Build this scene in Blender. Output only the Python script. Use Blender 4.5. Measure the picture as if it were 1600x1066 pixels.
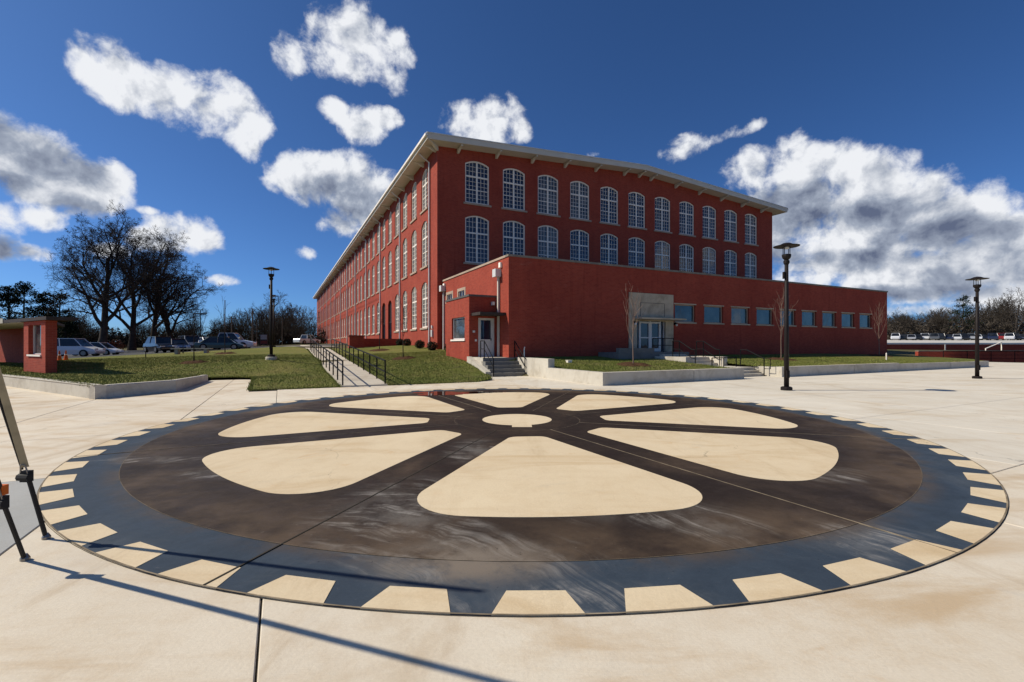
import bpy, bmesh, math, random
import numpy as np
from mathutils import Vector, Matrix
from mathutils.geometry import delaunay_2d_cdt
R = math.radians
random.seed(7)
for o in list(bpy.data.objects):
    bpy.data.objects.remove(o)
SC = bpy.context.scene
COL = SC.collection

# ------------------------------------------------------------------ camera
H_CAM, F_PX, HOR = 1.65, 722.0, 539.0
cd = bpy.data.cameras.new('camera'); cam = bpy.data.objects.new('camera', cd); COL.objects.link(cam)
cd.sensor_width = 36; cd.lens = F_PX / 1600 * 36
cd.shift_y = (HOR - 533) / 1600
cam.location = (0, 0, H_CAM); cam.rotation_euler = (R(90), 0, 0)
cd.clip_start = .05; cd.clip_end = 4000
SC.camera = cam
SC.view_settings.view_transform = 'Standard'; SC.view_settings.look = 'None'
SC.view_settings.exposure = 0; SC.view_settings.gamma = 1
SC.render.engine = 'CYCLES'; SC.cycles.max_bounces = 5; SC.cycles.diffuse_bounces = 2; SC.cycles.glossy_bounces = 3

# ------------------------------------------------------------------ sun + sky
SUN_EL = 43.0
sl = bpy.data.lights.new('sun', 'SUN'); so = bpy.data.objects.new('sun', sl); COL.objects.link(so)
sl.energy = 5.0; sl.angle = R(.53); sl.color = (1, .925, .79)
so.rotation_euler = (0, -R(90 - SUN_EL), 0); so.location = (-40, 0, 40)

def pxdir(px, py):
    return Vector(((px - 800) / F_PX, 1, (HOR - py) / F_PX)).normalized()

W = bpy.data.worlds.new('World'); SC.world = W; W.use_nodes = True
def build_world():
    nt = W.node_tree; N = nt.nodes; L = nt.links
    for n in list(N): N.remove(n)
    out = N.new('ShaderNodeOutputWorld')
    sky = N.new('ShaderNodeTexSky'); sky.sky_type = 'NISHITA'; sky.sun_disc = False
    sky.sun_elevation = R(SUN_EL); sky.sun_rotation = R(-90)
    sky.altitude = 300; sky.air_density = .62; sky.dust_density = .9; sky.ozone_density = 4.5
    tc = N.new('ShaderNodeTexCoord'); D = tc.outputs['Generated']
    def math_(op, a, b=None, c=None, clamp=False):
        n = N.new('ShaderNodeMath'); n.operation = op; n.use_clamp = clamp
        for i, x in enumerate((a, b, c)):
            if x is None: continue
            if hasattr(x, 'links'): L.new(x, n.inputs[i])
            else: n.inputs[i].default_value = x
        return n.outputs[0]
    def noise(vec, scale, detail, rough, dist=0):
        n = N.new('ShaderNodeTexNoise'); n.inputs['Scale'].default_value = scale; n.inputs['Detail'].default_value = detail
        n.inputs['Roughness'].default_value = rough; n.inputs['Distortion'].default_value = dist
        L.new(vec, n.inputs['Vector']); return n.outputs['Fac']
    def vadd(vec, off):
        n = N.new('ShaderNodeVectorMath'); n.operation = 'ADD'; L.new(vec, n.inputs[0]); n.inputs[1].default_value = off
        return n.outputs[0]
    def field(blobs, k):
        cur = None; Dk = D
        for bi, (c, rx, ry, roll, bias, _p, _r) in enumerate(blobs):
            if bi and bi % 8 == 0:      # keeps the shader's stack small: each batch waits for the one before
                ma = N.new('ShaderNodeVectorMath'); ma.operation = 'MULTIPLY_ADD'
                L.new(cur, ma.inputs[0]); ma.inputs[1].default_value = (1e-7, 1e-7, 1e-7); L.new(D, ma.inputs[2]); Dk = ma.outputs[0]
            up = Vector((0, 0, 1)); rt = c.cross(up).normalized(); u2 = rt.cross(c).normalized()
            r2 = rt * math.cos(roll) + u2 * math.sin(roll); u3 = u2 * math.cos(roll) - rt * math.sin(roll)
            def dot(v):
                n = N.new('ShaderNodeVectorMath'); n.operation = 'DOT_PRODUCT'; L.new(Dk, n.inputs[0]); n.inputs[1].default_value = v; return n.outputs['Value']
            x = dot(r2 / rx); y = dot(u3 / ry)
            d2 = math_('MULTIPLY_ADD', x, x, math_('MULTIPLY_ADD', y, y, bias) if bias else math_('MULTIPLY', y, y))
            cur = d2 if cur is None else math_('SMOOTH_MIN', cur, d2, k)
        return math_('MAXIMUM', math_('SUBTRACT', 1.0, cur), -2.5)
    def B(px, py, rx, ry, roll=0, bias=0):
        c = pxdir(px, py); k = c.y
        ax = math.sqrt(1 + ((px - 800) / F_PX) ** 2)
        return (c, rx * k / F_PX / ax, ry * k / F_PX, R(roll), bias, px, rx)
    blobs = [
        # long diagonal cloud top left
        B(135,98,52,42), B(190,120,70,52,-15,-.2), B(262,150,72,52,-15,-.25), B(325,165,62,60,-20), B(375,185,55,60), B(388,228,30,26),
        # upper middle
        B(450,85,42,36), B(505,66,52,52), B(560,66,62,52,0,-.2), B(612,78,42,40), B(555,104,56,30), B(616,122,28,24), B(622,140,30,18,0,.5),
        B(522,172,32,22), B(566,193,40,32), B(600,184,32,18),
        B(722,188,42,36), B(770,188,54,42), B(812,206,22,24), B(925,242,24,10,0,.7),
        B(455,275,46,40), B(503,282,70,44,0,-.25), B(560,304,60,54,0,-.3), B(535,345,44,32), B(592,285,30,30), B(478,395,30,16,0,.85),
        # left grey bank
        B(-10,230,90,68), B(55,270,100,62,-8,-.35), B(120,290,78,46,-10,-.25), B(165,278,42,36), B(-20,330,80,44), B(60,338,60,26), B(0,385,44,28), B(45,395,50,16),
        B(285,370,62,36), B(322,378,36,24), B(235,374,40,22), B(352,438,54,15,0,.6), B(235,330,30,10,0,.8), B(480,300,30,14,0,.6), B(160,392,60,18,0,.5),
        # right
        B(1074,234,54,28,10,.25), B(1122,218,64,16,18,.3), B(1165,204,40,13,14,.3),
        B(1170,272,62,44), B(1235,262,64,52), B(1300,270,72,52), B(1380,272,66,42,-6), B(1250,330,120,56,0,-.4), B(1390,322,120,52,-6,-.35),
        B(1470,352,120,56,-8,-.4), B(1570,392,130,64,-6,-.4), B(1700,420,160,80), B(1330,390,150,52,0,-.4), B(1440,430,150,44,0,-.4), B(1560,462,130,30), B(1280,430,90,26),
        B(1690,330,90,34), B(1512,296,28,16,0,.6), B(1430,486,160,16,0,.3), B(1560,490,120,14,0,.4), B(1340,470,110,18,0,.3)]
    # undersides of the big banks
    shade = [B(545,325,66,40), B(50,238,120,34,-14), B(110,318,70,16,-6), B(10,290,80,22), B(-10,385,50,20),
             B(1330,338,150,26,-6), B(1470,362,150,26,-8), B(1250,350,90,20), B(1340,408,160,18,-3), B(1530,425,150,24,-4), B(1430,456,170,12,-3), B(1700,400,170,50),
             B(1230,308,80,20), B(1190,395,60,18)]
    sx = N.new('ShaderNodeSeparateXYZ'); L.new(D, sx.inputs[0])
    warp = N.new('ShaderNodeTexNoise'); warp.inputs['Scale'].default_value = 8; warp.inputs['Detail'].default_value = 3
    L.new(D, warp.inputs['Vector'])
    wv = N.new('ShaderNodeVectorMath'); wv.operation = 'MULTIPLY_ADD'
    L.new(warp.outputs['Color'], wv.inputs[0]); wv.inputs[1].default_value = (.04, .04, .04); L.new(D, wv.inputs[2])
    Dw = wv.outputs[0]
    n1 = noise(Dw, 14, 9, .6); nb = noise(Dw, 5.5, 2, .5)
    NN = math_('ADD', math_('MULTIPLY', math_('SUBTRACT', n1, .5), 4.3), math_('MULTIPLY', math_('SUBTRACT', nb, .5), 1.0))
    # light comes from the upper left: compare the density with that a little towards the sun
    sd = Vector((-math.cos(R(SUN_EL)), -.25, math.sin(R(SUN_EL)))) * .026
    rel = math_('MULTIPLY', math_('SUBTRACT', noise(Dw, 14, 5, .58), noise(vadd(Dw, sd), 14, 5, .58)), 2.0)
    mz = N.new('ShaderNodeMapping'); L.new(Dw, mz.inputs[0]); mz.inputs['Scale'].default_value = (1, 1, 3.2); nz = noise(mz.outputs[0], 5, 5, .6)
    tint = N.new('ShaderNodeMix'); tint.data_type = 'RGBA'; tint.blend_type = 'MULTIPLY'; tint.inputs['Factor'].default_value = 1
    L.new(sky.outputs[0], tint.inputs['A']); tint.inputs['B'].default_value = (.62, .99, 1.36, 1)
    # the same fair-weather clouds carry on round the rest of the sky
    back = N.new('ShaderNodeMapRange'); back.interpolation_type = 'SMOOTHSTEP'; L.new(sx.outputs['Y'], back.inputs[0])
    back.inputs[1].default_value = .40; back.inputs[2].default_value = .55; back.inputs[3].default_value = 0; back.inputs[4].default_value = 3
    Fb = math_('SUBTRACT', math_('MULTIPLY', math_('SUBTRACT', noise(D, 2.6, 2, .5), .63), 7.0), back.outputs[0])
    def sector(bl, sh):
        F = Fb
        if bl: F = math_('MAXIMUM', math_('MULTIPLY', field(bl, .3), 1.2), Fb)
        dens = math_('ADD', F, NN)
        mr = N.new('ShaderNodeMapRange'); mr.interpolation_type = 'SMOOTHSTEP'; L.new(dens, mr.inputs[0])
        mr.inputs[1].default_value = .04; mr.inputs[2].default_value = 1.05
        thick = N.new('ShaderNodeMapRange'); thick.interpolation_type = 'SMOOTHSTEP'; L.new(dens, thick.inputs[0])
        thick.inputs[1].default_value = .5; thick.inputs[2].default_value = 1.9
        dark = math_('MULTIPLY', thick.outputs[0], .12)
        if sh:
            sm = N.new('ShaderNodeMapRange'); sm.interpolation_type = 'SMOOTHSTEP'
            L.new(math_('ADD', field(sh, .6), math_('MULTIPLY', math_('SUBTRACT', nz, .5), 2.2)), sm.inputs[0]); sm.inputs[1].default_value = -1.2; sm.inputs[2].default_value = 1.3
            dark = math_('ADD', dark, math_('MULTIPLY', sm.outputs[0], .52))
        lum = math_('MINIMUM', math_('MAXIMUM', math_('ADD', math_('SUBTRACT', 1.0, dark), rel), .12), 1.1)
        ramp = N.new('ShaderNodeValToRGB'); L.new(lum, ramp.inputs[0])
        cr = ramp.color_ramp; cr.elements[0].position = .12; cr.elements[0].color = (.12, .15, .24, 1)
        cr.elements[1].position = 1.0; cr.elements[1].color = (.90, .92, .96, 1)
        e = cr.elements.new(.55); e.color = (.36, .41, .51, 1)
        cl = N.new('ShaderNodeVectorMath'); cl.operation = 'SCALE'; cl.inputs['Scale'].default_value = 11.6; L.new(ramp.outputs[0], cl.inputs[0])
        mx = N.new('ShaderNodeMix'); mx.data_type = 'RGBA'; L.new(mr.outputs[0], mx.inputs['Factor']); L.new(tint.outputs['Result'], mx.inputs['A']); L.new(cl.outputs[0], mx.inputs['B'])
        bg = N.new('ShaderNodeBackground'); bg.inputs['Strength'].default_value = .082; L.new(mx.outputs['Result'], bg.inputs['Color'])
        return bg.outputs[0]
    def pick(l, lo, hi): return [q for q in l if (q[5] + 1.75 * q[6] > lo and q[5] - 1.75 * q[6] < hi)]
    # the sky is shaded in sectors so that each ray only works out the clouds near it
    cuts = [432, 660, 1000]; edges = [-1e9] + cuts + [1e9]
    secs = [sector(pick(blobs, edges[i], edges[i + 1]), pick(shade, edges[i], edges[i + 1])) for i in range(4)]
    def isright(px): return math_('GREATER_THAN', math_('SUBTRACT', sx.outputs['X'], math_('MULTIPLY', sx.outputs['Y'], (px - 800) / F_PX)), 0.0)
    def mixs(f, x, y):
        n = N.new('ShaderNodeMixShader'); L.new(f, n.inputs[0]); L.new(x, n.inputs[1]); L.new(y, n.inputs[2]); return n.outputs[0]
    front = mixs(isright(cuts[1]), mixs(isright(cuts[0]), secs[0], secs[1]), mixs(isright(cuts[2]), secs[2], secs[3]))
    allsky = mixs(math_('GREATER_THAN', sx.outputs['Y'], .2), sector([], []), front)
    L.new(allsky, out.inputs[0])
build_world()
W.cycles.sampling_method = 'MANUAL'; W.cycles.sample_map_resolution = 256

# ------------------------------------------------------------------ frames
TH = R(26.6); U = Vector((math.cos(TH), math.sin(TH))); V = Vector((-math.sin(TH), math.cos(TH)))
def ab(a, b): return (a * U.x + b * V.x, a * U.y + b * V.y)
def to_ab(x, y): return (x * U.x + y * U.y, x * V.x + y * V.y)

# ------------------------------------------------------------------ materials
MAT = {}
class NT:
    def __init__(s, name, rough=.7, spec=.3):
        s.m = bpy.data.materials.new(name); s.m.use_nodes = True; s.nt = s.m.node_tree; s.N = s.nt.nodes; s.L = s.nt.links
        s.p = s.N['Principled BSDF']; s.p.inputs['Roughness'].default_value = rough; s.p.inputs['Specular IOR Level'].default_value = spec
        MAT[name] = s.m
    def tc(s, kind='Object'):
        return s.N.new('ShaderNodeTexCoord').outputs[kind]
    def pos(s): return s.N.new('ShaderNodeNewGeometry').outputs['Position']
    def map(s, vec, scale=(1,1,1), rot=(0,0,0), loc=(0,0,0)):
        n = s.N.new('ShaderNodeMapping'); s.L.new(vec, n.inputs[0]); n.inputs['Scale'].default_value = scale; n.inputs['Rotation'].default_value = rot; n.inputs['Location'].default_value = loc
        return n.outputs[0]
    def noise(s, vec, scale, detail=4, rough=.55, dist=0):
        n = s.N.new('ShaderNodeTexNoise'); s.L.new(vec, n.inputs['Vector']); n.inputs['Scale'].default_value = scale
        n.inputs['Detail'].default_value = detail; n.inputs['Roughness'].default_value = rough; n.inputs['Distortion'].default_value = dist
        return n.outputs['Fac']
    def ramp(s, fac, stops):
        n = s.N.new('ShaderNodeValToRGB'); s.L.new(fac, n.inputs[0]); cr = n.color_ramp
        while len(cr.elements) < len(stops): cr.elements.new(.5)
        for e, (p, c) in zip(cr.elements, stops):
            e.position = p; e.color = (*c, 1) if len(c) == 3 else c
        return n.outputs[0]
    def rng(s, fac, a, b, c=0, d=1):
        n = s.N.new('ShaderNodeMapRange'); n.interpolation_type = 'SMOOTHSTEP'; s.L.new(fac, n.inputs[0])
        for i, x in enumerate((a, b, c, d)): n.inputs[i + 1].default_value = x
        return n.outputs[0]
    def math(s, op, a, b):
        n = s.N.new('ShaderNodeMath'); n.operation = op
        for i, x in enumerate((a, b)):
            if hasattr(x, 'links'): s.L.new(x, n.inputs[i])
            else: n.inputs[i].default_value = x
        return n.outputs[0]
    def mix(s, fac, a, b, mode='MIX'):
        n = s.N.new('ShaderNodeMix'); n.data_type = 'RGBA'; n.blend_type = mode
        for k, x in (('Factor', fac), ('A', a), ('B', b)):
            if hasattr(x, 'links'): s.L.new(x, n.inputs[k])
            elif k == 'Factor': n.inputs[k].default_value = x
            else: n.inputs[k].default_value = (*x, 1)
        return n.outputs['Result']
    def color(s, c):
        if hasattr(c, 'links'): s.L.new(c, s.p.inputs['Base Color'])
        else: s.p.inputs['Base Color'].default_value = (*c, 1)
    def rough(s, c): s.L.new(c, s.p.inputs['Roughness'])
    def bump(s, h, strength=.3, dist=.02):
        n = s.N.new('ShaderNodeBump'); s.L.new(h, n.inputs['Height']); n.inputs['Strength'].default_value = strength; n.inputs['Distance'].default_value = dist
        s.L.new(n.outputs[0], s.p.inputs['Normal'])
    def rand(s): return s.N.new('ShaderNodeObjectInfo').outputs['Random']

def simple(name, col, rough=.6, spec=.3, metal=0, var=.15, scale=3):
    t = NT(name, rough, spec); t.p.inputs['Metallic'].default_value = metal
    n = t.noise(t.tc(), scale, 5, .6)
    d = tuple(c * (1 - var) for c in col); b = tuple(min(1, c * (1 + var)) for c in col)
    t.color(t.ramp(n, [(.3, d), (.7, b)])); return t

def brick_mat(name, base, dark, mortar, grime):
    t = NT(name, .85, .15); uv = t.tc('UV'); P = t.pos()
    n = t.N.new('ShaderNodeTexBrick'); t.L.new(uv, n.inputs['Vector']); n.inputs['Scale'].default_value = 1
    n.inputs['Brick Width'].default_value = .225; n.inputs['Row Height'].default_value = .077; n.inputs['Mortar Size'].default_value = .006
    n.inputs['Mortar Smooth'].default_value = .2; n.inputs['Bias'].default_value = -.2
    n.inputs['Color1'].default_value = (*base, 1); n.inputs['Color2'].default_value = (*dark, 1); n.inputs['Mortar'].default_value = (*mortar, 1)
    big = t.noise(P, .35, 6, .62); mid = t.noise(t.map(P, (1, 1, .35)), 1.6, 5, .6)
    c = t.mix(t.rng(big, .35, .72, 0, .38), n.outputs['Color'], grime)
    c = t.mix(t.rng(mid, .48, .8, 0, .22), c, tuple(min(1, x * 1.5) for x in base))
    c = t.mix(t.rng(t.noise(t.map(P, (1, 1, 2.2)), .9, 6, .7), .62, .8, 0, .18), c, (.45, .33, .27))
    stk = t.noise(t.map(P, (2.6, 2.6, .12)), 1.3, 6, .7)
    c = t.mix(t.rng(stk, .54, .74, 0, .38), c, tuple(x * .55 for x in grime))
    c = t.mix(t.rng(t.noise(t.map(P, (1.3, 1.3, 5)), 2.3, 3, .6), .5, .75, 0, .25), c, tuple(min(1, x * 1.35) for x in dark))
    t.color(c); t.bump(n.outputs['Fac'], -.35, .008)
brick_mat('brick', (.355, .060, .034), (.25, .038, .023), (.31, .11, .075), (.19, .024, .015))
brick_mat('brick_dark', (.24, .045, .03), (.17, .03, .02), (.22, .1, .08), (.12, .025, .018))

def concrete(name, c0, c1, stain, srough=.78, k=1.0):
    t = NT(name, srough, .25); P = t.pos()
    a = t.noise(P, .45, 8, .62, .6); b = t.noise(P, 3.2, 8, .68); f = t.noise(P, 55, 3, .6)
    c = t.ramp(a, [(.25, c0), (.75, c1)])
    c = t.mix(t.rng(b, .42, .75, 0, .32 * k), c, stain)
    st = t.noise(t.map(P, (.35, 1.3, 1), (0, 0, TH)), .8, 7, .66, .9)
    c = t.mix(t.rng(st, .48, .7, 0, .75 * k), c, stain)
    st2 = t.noise(t.map(P, (1.5, .3, 1), (0, 0, TH)), .5, 8, .7, 1.4); c = t.mix(t.rng(st2, .5, .72, 0, .55 * k), c, tuple(x * .86 for x in stain))
    lt = t.noise(P, .22, 5, .6, 1.0); c = t.mix(t.rng(lt, .5, .72, 0, .5), c, tuple(min(.8, x * 1.14) for x in c1))
    g = t.noise(t.map(P, (1.1, .4, 1), (0, 0, .3)), .6, 6, .6, .4)
    c = t.mix(t.rng(g, .58, .78, 0, .25 * k), c, tuple(x * .8 for x in (c0[0] * .9, c0[1], c0[2] * 1.25)))
    c = t.mix(t.rng(f, .3, .8, 0, .2), c, tuple(x * .62 for x in c0))
    r = t.rand(); c = t.mix(t.rng(r, 0, 1, 0, .12), c, tuple(x * .7 for x in c0))
    # small rust-coloured blooms, dark specks, hairline cracks and faint scrub arcs
    bl = t.math('MULTIPLY', t.rng(t.noise(P, 1.9, 7, .7, .5), .58, .74), t.rng(t.noise(P, .4, 3, .5), .42, .62))
    c = t.mix(t.math('MULTIPLY', bl, .55 * k), c, (stain[0] * 1.0, stain[1] * .82, stain[2] * .62))
    c = t.mix(t.rng(t.noise(P, 17, 3, .8), .70, .78, 0, .5), c, tuple(x * .45 for x in c0))
    vo = t.N.new('ShaderNodeTexVoronoi'); vo.feature = 'DISTANCE_TO_EDGE'; vo.inputs['Scale'].default_value = .33
    wn = t.N.new('ShaderNodeTexNoise'); wn.inputs['Scale'].default_value = 1.7; wn.inputs['Detail'].default_value = 6; t.L.new(P, wn.inputs['Vector'])
    va = t.N.new('ShaderNodeVectorMath'); va.operation = 'MULTIPLY_ADD'; t.L.new(wn.outputs['Color'], va.inputs[0]); va.inputs[1].default_value = (.9, .9, 0); t.L.new(t.map(P, (1, 1, 0)), va.inputs[2])
    t.L.new(va.outputs[0], vo.inputs['Vector'])
    ck = t.math('MULTIPLY', t.rng(vo.outputs['Distance'], .0006, .0022, 1, 0), t.rng(t.noise(P, .5, 2, .5), .52, .6))
    c = t.mix(t.math('MULTIPLY', ck, .5), c, tuple(x * .3 for x in c0))
    lr = t.N.new('ShaderNodeVectorMath'); lr.operation = 'LENGTH'; t.L.new(t.map(P, (1, 1, 0), (0, 0, 0), (-1.9, -.6, 0)), lr.inputs[0])
    cb = t.N.new('ShaderNodeCombineXYZ'); t.L.new(t.math('MULTIPLY', t.math('ADD', lr.outputs['Value'], t.math('MULTIPLY', t.noise(P, 1.5, 2, .5), .4)), 3.0), cb.inputs[0]); sxx = t.N.new('ShaderNodeSeparateXYZ'); t.L.new(P, sxx.inputs[0]); t.L.new(t.math('MULTIPLY', sxx.outputs[0], .7), cb.inputs[1])
    ar = t.math('MULTIPLY', t.rng(t.noise(cb.outputs[0], 1.7, 6, .68), .5, .68), t.rng(t.noise(P, .55, 4, .6), .47, .66))
    c = t.mix(t.math('MULTIPLY', ar, .3), c, (c0[0] * .66, c0[1] * .72, c0[2] * .85))
    t.color(c); t.bump(t.math('ADD', t.noise(P, 28, 6, .7), t.math('MULTIPLY', t.noise(t.map(P, (1, 14, 1), (0, 0, TH)), 9, 3, .6), .5)), .3, .01)
concrete('concrete', (.62, .535, .41), (.73, .65, .52), (.51, .37, .22), k=1.25)
concrete('concrete_pale', (.62, .56, .455), (.70, .64, .53), (.54, .43, .29))
concrete('concrete_grey', (.33, .33, .31), (.42, .41, .38), (.30, .27, .22))
concrete('concrete_wall', (.52, .47, .385), (.62, .57, .475), (.38, .33, .25))
concrete('concrete_walk', (.50, .44, .35), (.58, .52, .42), (.42, .34, .24))
concrete('petal', (.64, .51, .33), (.72, .59, .40), (.56, .41, .235), k=1.2)
concrete('surround', (.50, .405, .285), (.57, .475, .34), (.33, .26, .175), k=1.3)
concrete('step_and_shade_stone', (.17, .165, .15), (.23, .22, .2), (.13, .12, .1))  # dark step concrete; also stands in for shadow on the annex door landing
concrete('sill_stone', (.42, .31, .225), (.5, .385, .29), (.34, .24, .17))

def mask2(t, P):
    ln = t.N.new('ShaderNodeVectorMath'); ln.operation = 'LENGTH'; t.L.new(t.map(P, (1 / .9, 1 / .45, 0), (0, 0, 0), (.35 / .9, -3.5 / .45, 0)), ln.inputs[0]); return t.math('SUBTRACT', 1.2, ln.outputs['Value'])
def stained(name, c0, c1, c2, edge=False):
    t = NT(name, .6, .15); P = t.pos()
    a = t.noise(P, .5, 8, .68, .8); b = t.noise(P, 2.6, 8, .7, .5); f = t.noise(P, 70, 2, .6)
    c = t.ramp(a, [(.28, c0), (.5, c1), (.74, c2)])
    c = t.mix(t.rng(b, .35, .75, 0, .55), c, c0)
    c = t.mix(t.rng(t.noise(t.map(P, (.5, 1.6, 1)), 1.2, 8, .72, 1.2), .55, .8, 0, .5), c, c2)
    # pale cement swirls left by cleaning: patches with fine curved streaks
    mask = None
    for (x, y, rx, ry) in ((-1.0, 4.55, 1.0, 1.3), (-.35, 3.6, 1.2, .5), (1.35, 4.55, 1.0, .45), (1.9, 4.2, .5, .5), (4.0, 5.9, .6, .45), (3.0, 3.9, .7, .45), (-3.8, 5.9, .6, .35), (.4, 2.95, .9, .3), (-.6, 7.2, .5, .9), (-5.2,6.6,.9,.25)):
        m = t.map(P, (1 / rx, 1 / ry, 1), (0, 0, 0), (-x / rx, -y / ry, 0))
        ln = t.N.new('ShaderNodeVectorMath'); ln.operation = 'LENGTH'; t.L.new(m, ln.inputs[0])
        v = t.math('SUBTRACT', 1.15, ln.outputs['Value'])
        mask = v if mask is None else t.math('MAXIMUM', mask, v)
    # sweeping strokes: noise stretched along arcs about a point in front of the gear
    m0 = t.map(P, (1, 1, 0), (0, 0, 0), (1.9, -1.9, 0)); ln = t.N.new('ShaderNodeVectorMath'); ln.operation = 'LENGTH'; t.L.new(m0, ln.inputs[0])
    cb = t.N.new('ShaderNodeCombineXYZ'); t.L.new(t.math('MULTIPLY', t.math('ADD', ln.outputs['Value'], t.math('MULTIPLY', t.noise(P, 1.3, 2, .5), .45)), 3.6), cb.inputs[0])
    sx = t.N.new('ShaderNodeSeparateXYZ'); t.L.new(P, sx.inputs[0]); t.L.new(t.math('MULTIPLY', t.math('ADD', sx.outputs[0], sx.outputs[1]), .55), cb.inputs[1])
    strokes = t.noise(cb.outputs[0], 1.9, 8, .74)
    sw = t.math('MULTIPLY', t.rng(strokes, .44, .66), t.rng(t.noise(P, 1.7, 6, .72), .36, .62))
    sw = t.math('MULTIPLY', sw, t.rng(mask, .0, .75))
    sw = t.math('MAXIMUM', sw, t.math('MULTIPLY', t.rng(mask, .15, 1.1, 0, .38), t.rng(t.noise(P, 1.3, 8, .7), .4, .65)))
    c = t.mix(t.math('MULTIPLY', sw, .7), c, (.40, .37, .33))
    if edge:                       # ochre wear towards the rim of the disc
        le = t.N.new('ShaderNodeVectorMath'); le.operation = 'LENGTH'; t.L.new(t.map(P, (1, 1, 0), (0, 0, 0), (-.11, -10.17, 0)), le.inputs[0])
        w = t.math('MULTIPLY', t.rng(le.outputs['Value'], 5.5, 6.75), t.rng(t.noise(P, .7, 6, .65), .36, .66))
        c = t.mix(t.math('MULTIPLY', w, .55), c, (.17, .115, .07))
    else:                          # brown stain that bled out over the inner part of the slate ring
        le = t.N.new('ShaderNodeVectorMath'); le.operation = 'LENGTH'; t.L.new(t.map(P, (1, 1, 0), (0, 0, 0), (-.11, -10.17, 0)), le.inputs[0])
        w = t.math('MULTIPLY', t.rng(le.outputs['Value'], 6.66, 6.95, 1, 0), t.rng(t.noise(P, 1.1, 6, .65), .38, .62))
        c = t.mix(t.math('MULTIPLY', w, .75), c, (.085, .062, .044))
    c = t.mix(t.math('MULTIPLY', t.rng(mask2(t, P), .1, 1), t.rng(t.noise(P, 2.0, 6, .7), .3, .6)), c, (.19, .155, .12))
    sp = t.rng(t.noise(t.map(P, (1, 2.5, 1), (0, 0, .6)), 3.1, 9, .78), .63, .78, 0, .28)
    c = t.mix(sp, c, (.36, .33, .3))
    c = t.mix(t.rng(f, .5, .85, 0, .25), c, tuple(x * 1.8 for x in c1))
    scr = t.rng(t.noise(t.map(P, (1, 11, 1), (0, 0, 1.1)), 7, 5, .75), .64, .72, 0, .32); c = t.mix(scr, c, (.24, .22, .19))
    scr = t.rng(t.noise(t.map(P, (1, 13, 1), (0, 0, -.4)), 6, 5, .75), .65, .73, 0, .3); c = t.mix(scr, c, (.26, .235, .2))
    c = t.mix(t.rng(t.noise(P, 13, 4, .8), .66, .74, 0, .5), c, (.17, .145, .115)); c = t.mix(t.rng(t.noise(P, 21, 3, .8), .66, .73, 0, .7), c, tuple(x * .5 for x in c0))
    t.color(c); t.rough(t.rng(b, .3, .7, .55, .75)); t.bump(t.noise(P, 34, 5, .7), .15, .008)
stained('stain_brown', (.015, .010, .008), (.032, .022, .016), (.078, .053, .034), True)
stained('stain_blue', (.026, .037, .052), (.042, .057, .076), (.085, .095, .102))
simple('joint', (.05, .042, .032), .9, .1)
simple('joint_tan', (.22, .175, .12), .9, .1, var=.5, scale=4)

t = NT('lawn', .95, .1); P = t.pos()
a = t.noise(P, .35, 6, .65); b = t.noise(P, 2.2, 6, .7); f = t.noise(t.map(P, (1, 1, 1)), 26, 4, .75)
c = t.ramp(a, [(.3, (.105, .125, .026)), (.5, (.16, .168, .038)), (.72, (.23, .195, .062))])
c = t.mix(t.rng(b, .46, .7, 0, .65), c, (.215, .16, .075)); c = t.mix(t.rng(f, .35, .7, 0, .45), c, (.04, .052, .011))
t.color(c); t.bump(f, .9, .05)
t = NT('grass_blade', .8, .15); P = t.pos()
c = t.ramp(t.noise(P, .6, 5, .7), [(.3, (.105, .14, .024)), (.52, (.175, .195, .042)), (.72, (.28, .235, .10))])
c = t.mix(t.rng(t.noise(P, 30, 2, .5), .45, .75, 0, .6), c, (.20, .17, .075)); t.color(c)
t = NT('ground', .95, .1); P = t.pos()
c = t.ramp(t.noise(P, .08, 7, .65), [(.3, (.075, .066, .032)), (.55, (.10, .088, .042)), (.75, (.13, .11, .062))]); t.color(c); t.bump(t.noise(P, 3, 6, .7), .5, .1)
t = NT('mulch', .95, .05); P = t.pos(); n = t.noise(P, 22, 6, .8)
t.color(t.ramp(n, [(.3, (.03, .016, .009)), (.7, (.14, .075, .04))])); t.bump(n, 1, .05)
simple('asphalt', (.062, .062, .064), .9, .2, var=.3)
simple('lot_pale', (.50, .47, .42), .85, .2, var=.12, scale=.2)
simple('cream_paint', (.60, .55, .46), .6, .3, var=.06, scale=.6)
simple('white_trim', (.88, .80, .69), .5, .35, var=.05)
simple('white_metal', (.62, .61, .58), .45, .4, var=.06)
simple('roof_dark', (.11, .105, .1), .9, .1)
simple('coping', (.21, .185, .15), .8, .2, var=.3, scale=1.5)
simple('black_metal', (.008, .008, .009), .7, .12, var=.2)
simple('bronze', (.014, .010, .009), .6, .2, var=.25, scale=6)
simple('dark_door', (.028, .016, .014), .5, .3)
simple('canopy_dark', (.045, .033, .028), .7, .2)
simple('rubber', (.014, .014, .015), .85, .1)
simple('bark', (.060, .050, .042), .95, .08, var=.4, scale=2)
simple('bark_dark', (.046, .038, .032), .95, .05, var=.4, scale=2)
simple('bark_pale', (.22, .15, .115), .9, .1, var=.25, scale=8)
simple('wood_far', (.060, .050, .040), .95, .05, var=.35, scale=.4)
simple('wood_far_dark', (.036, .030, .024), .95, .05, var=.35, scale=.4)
simple('needles', (.014, .024, .011), .9, .1, var=.4, scale=1)
simple('shrub_leaf', (.026, .028, .014), .8, .2, var=.5, scale=5)
simple('red_leaf', (.12, .035, .018), .9, .1, var=.4)
simple('webbing', (.42, .34, .20), .75, .25, var=.18, scale=9)
simple('strap_black', (.018, .017, .017), .7, .3)
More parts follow.
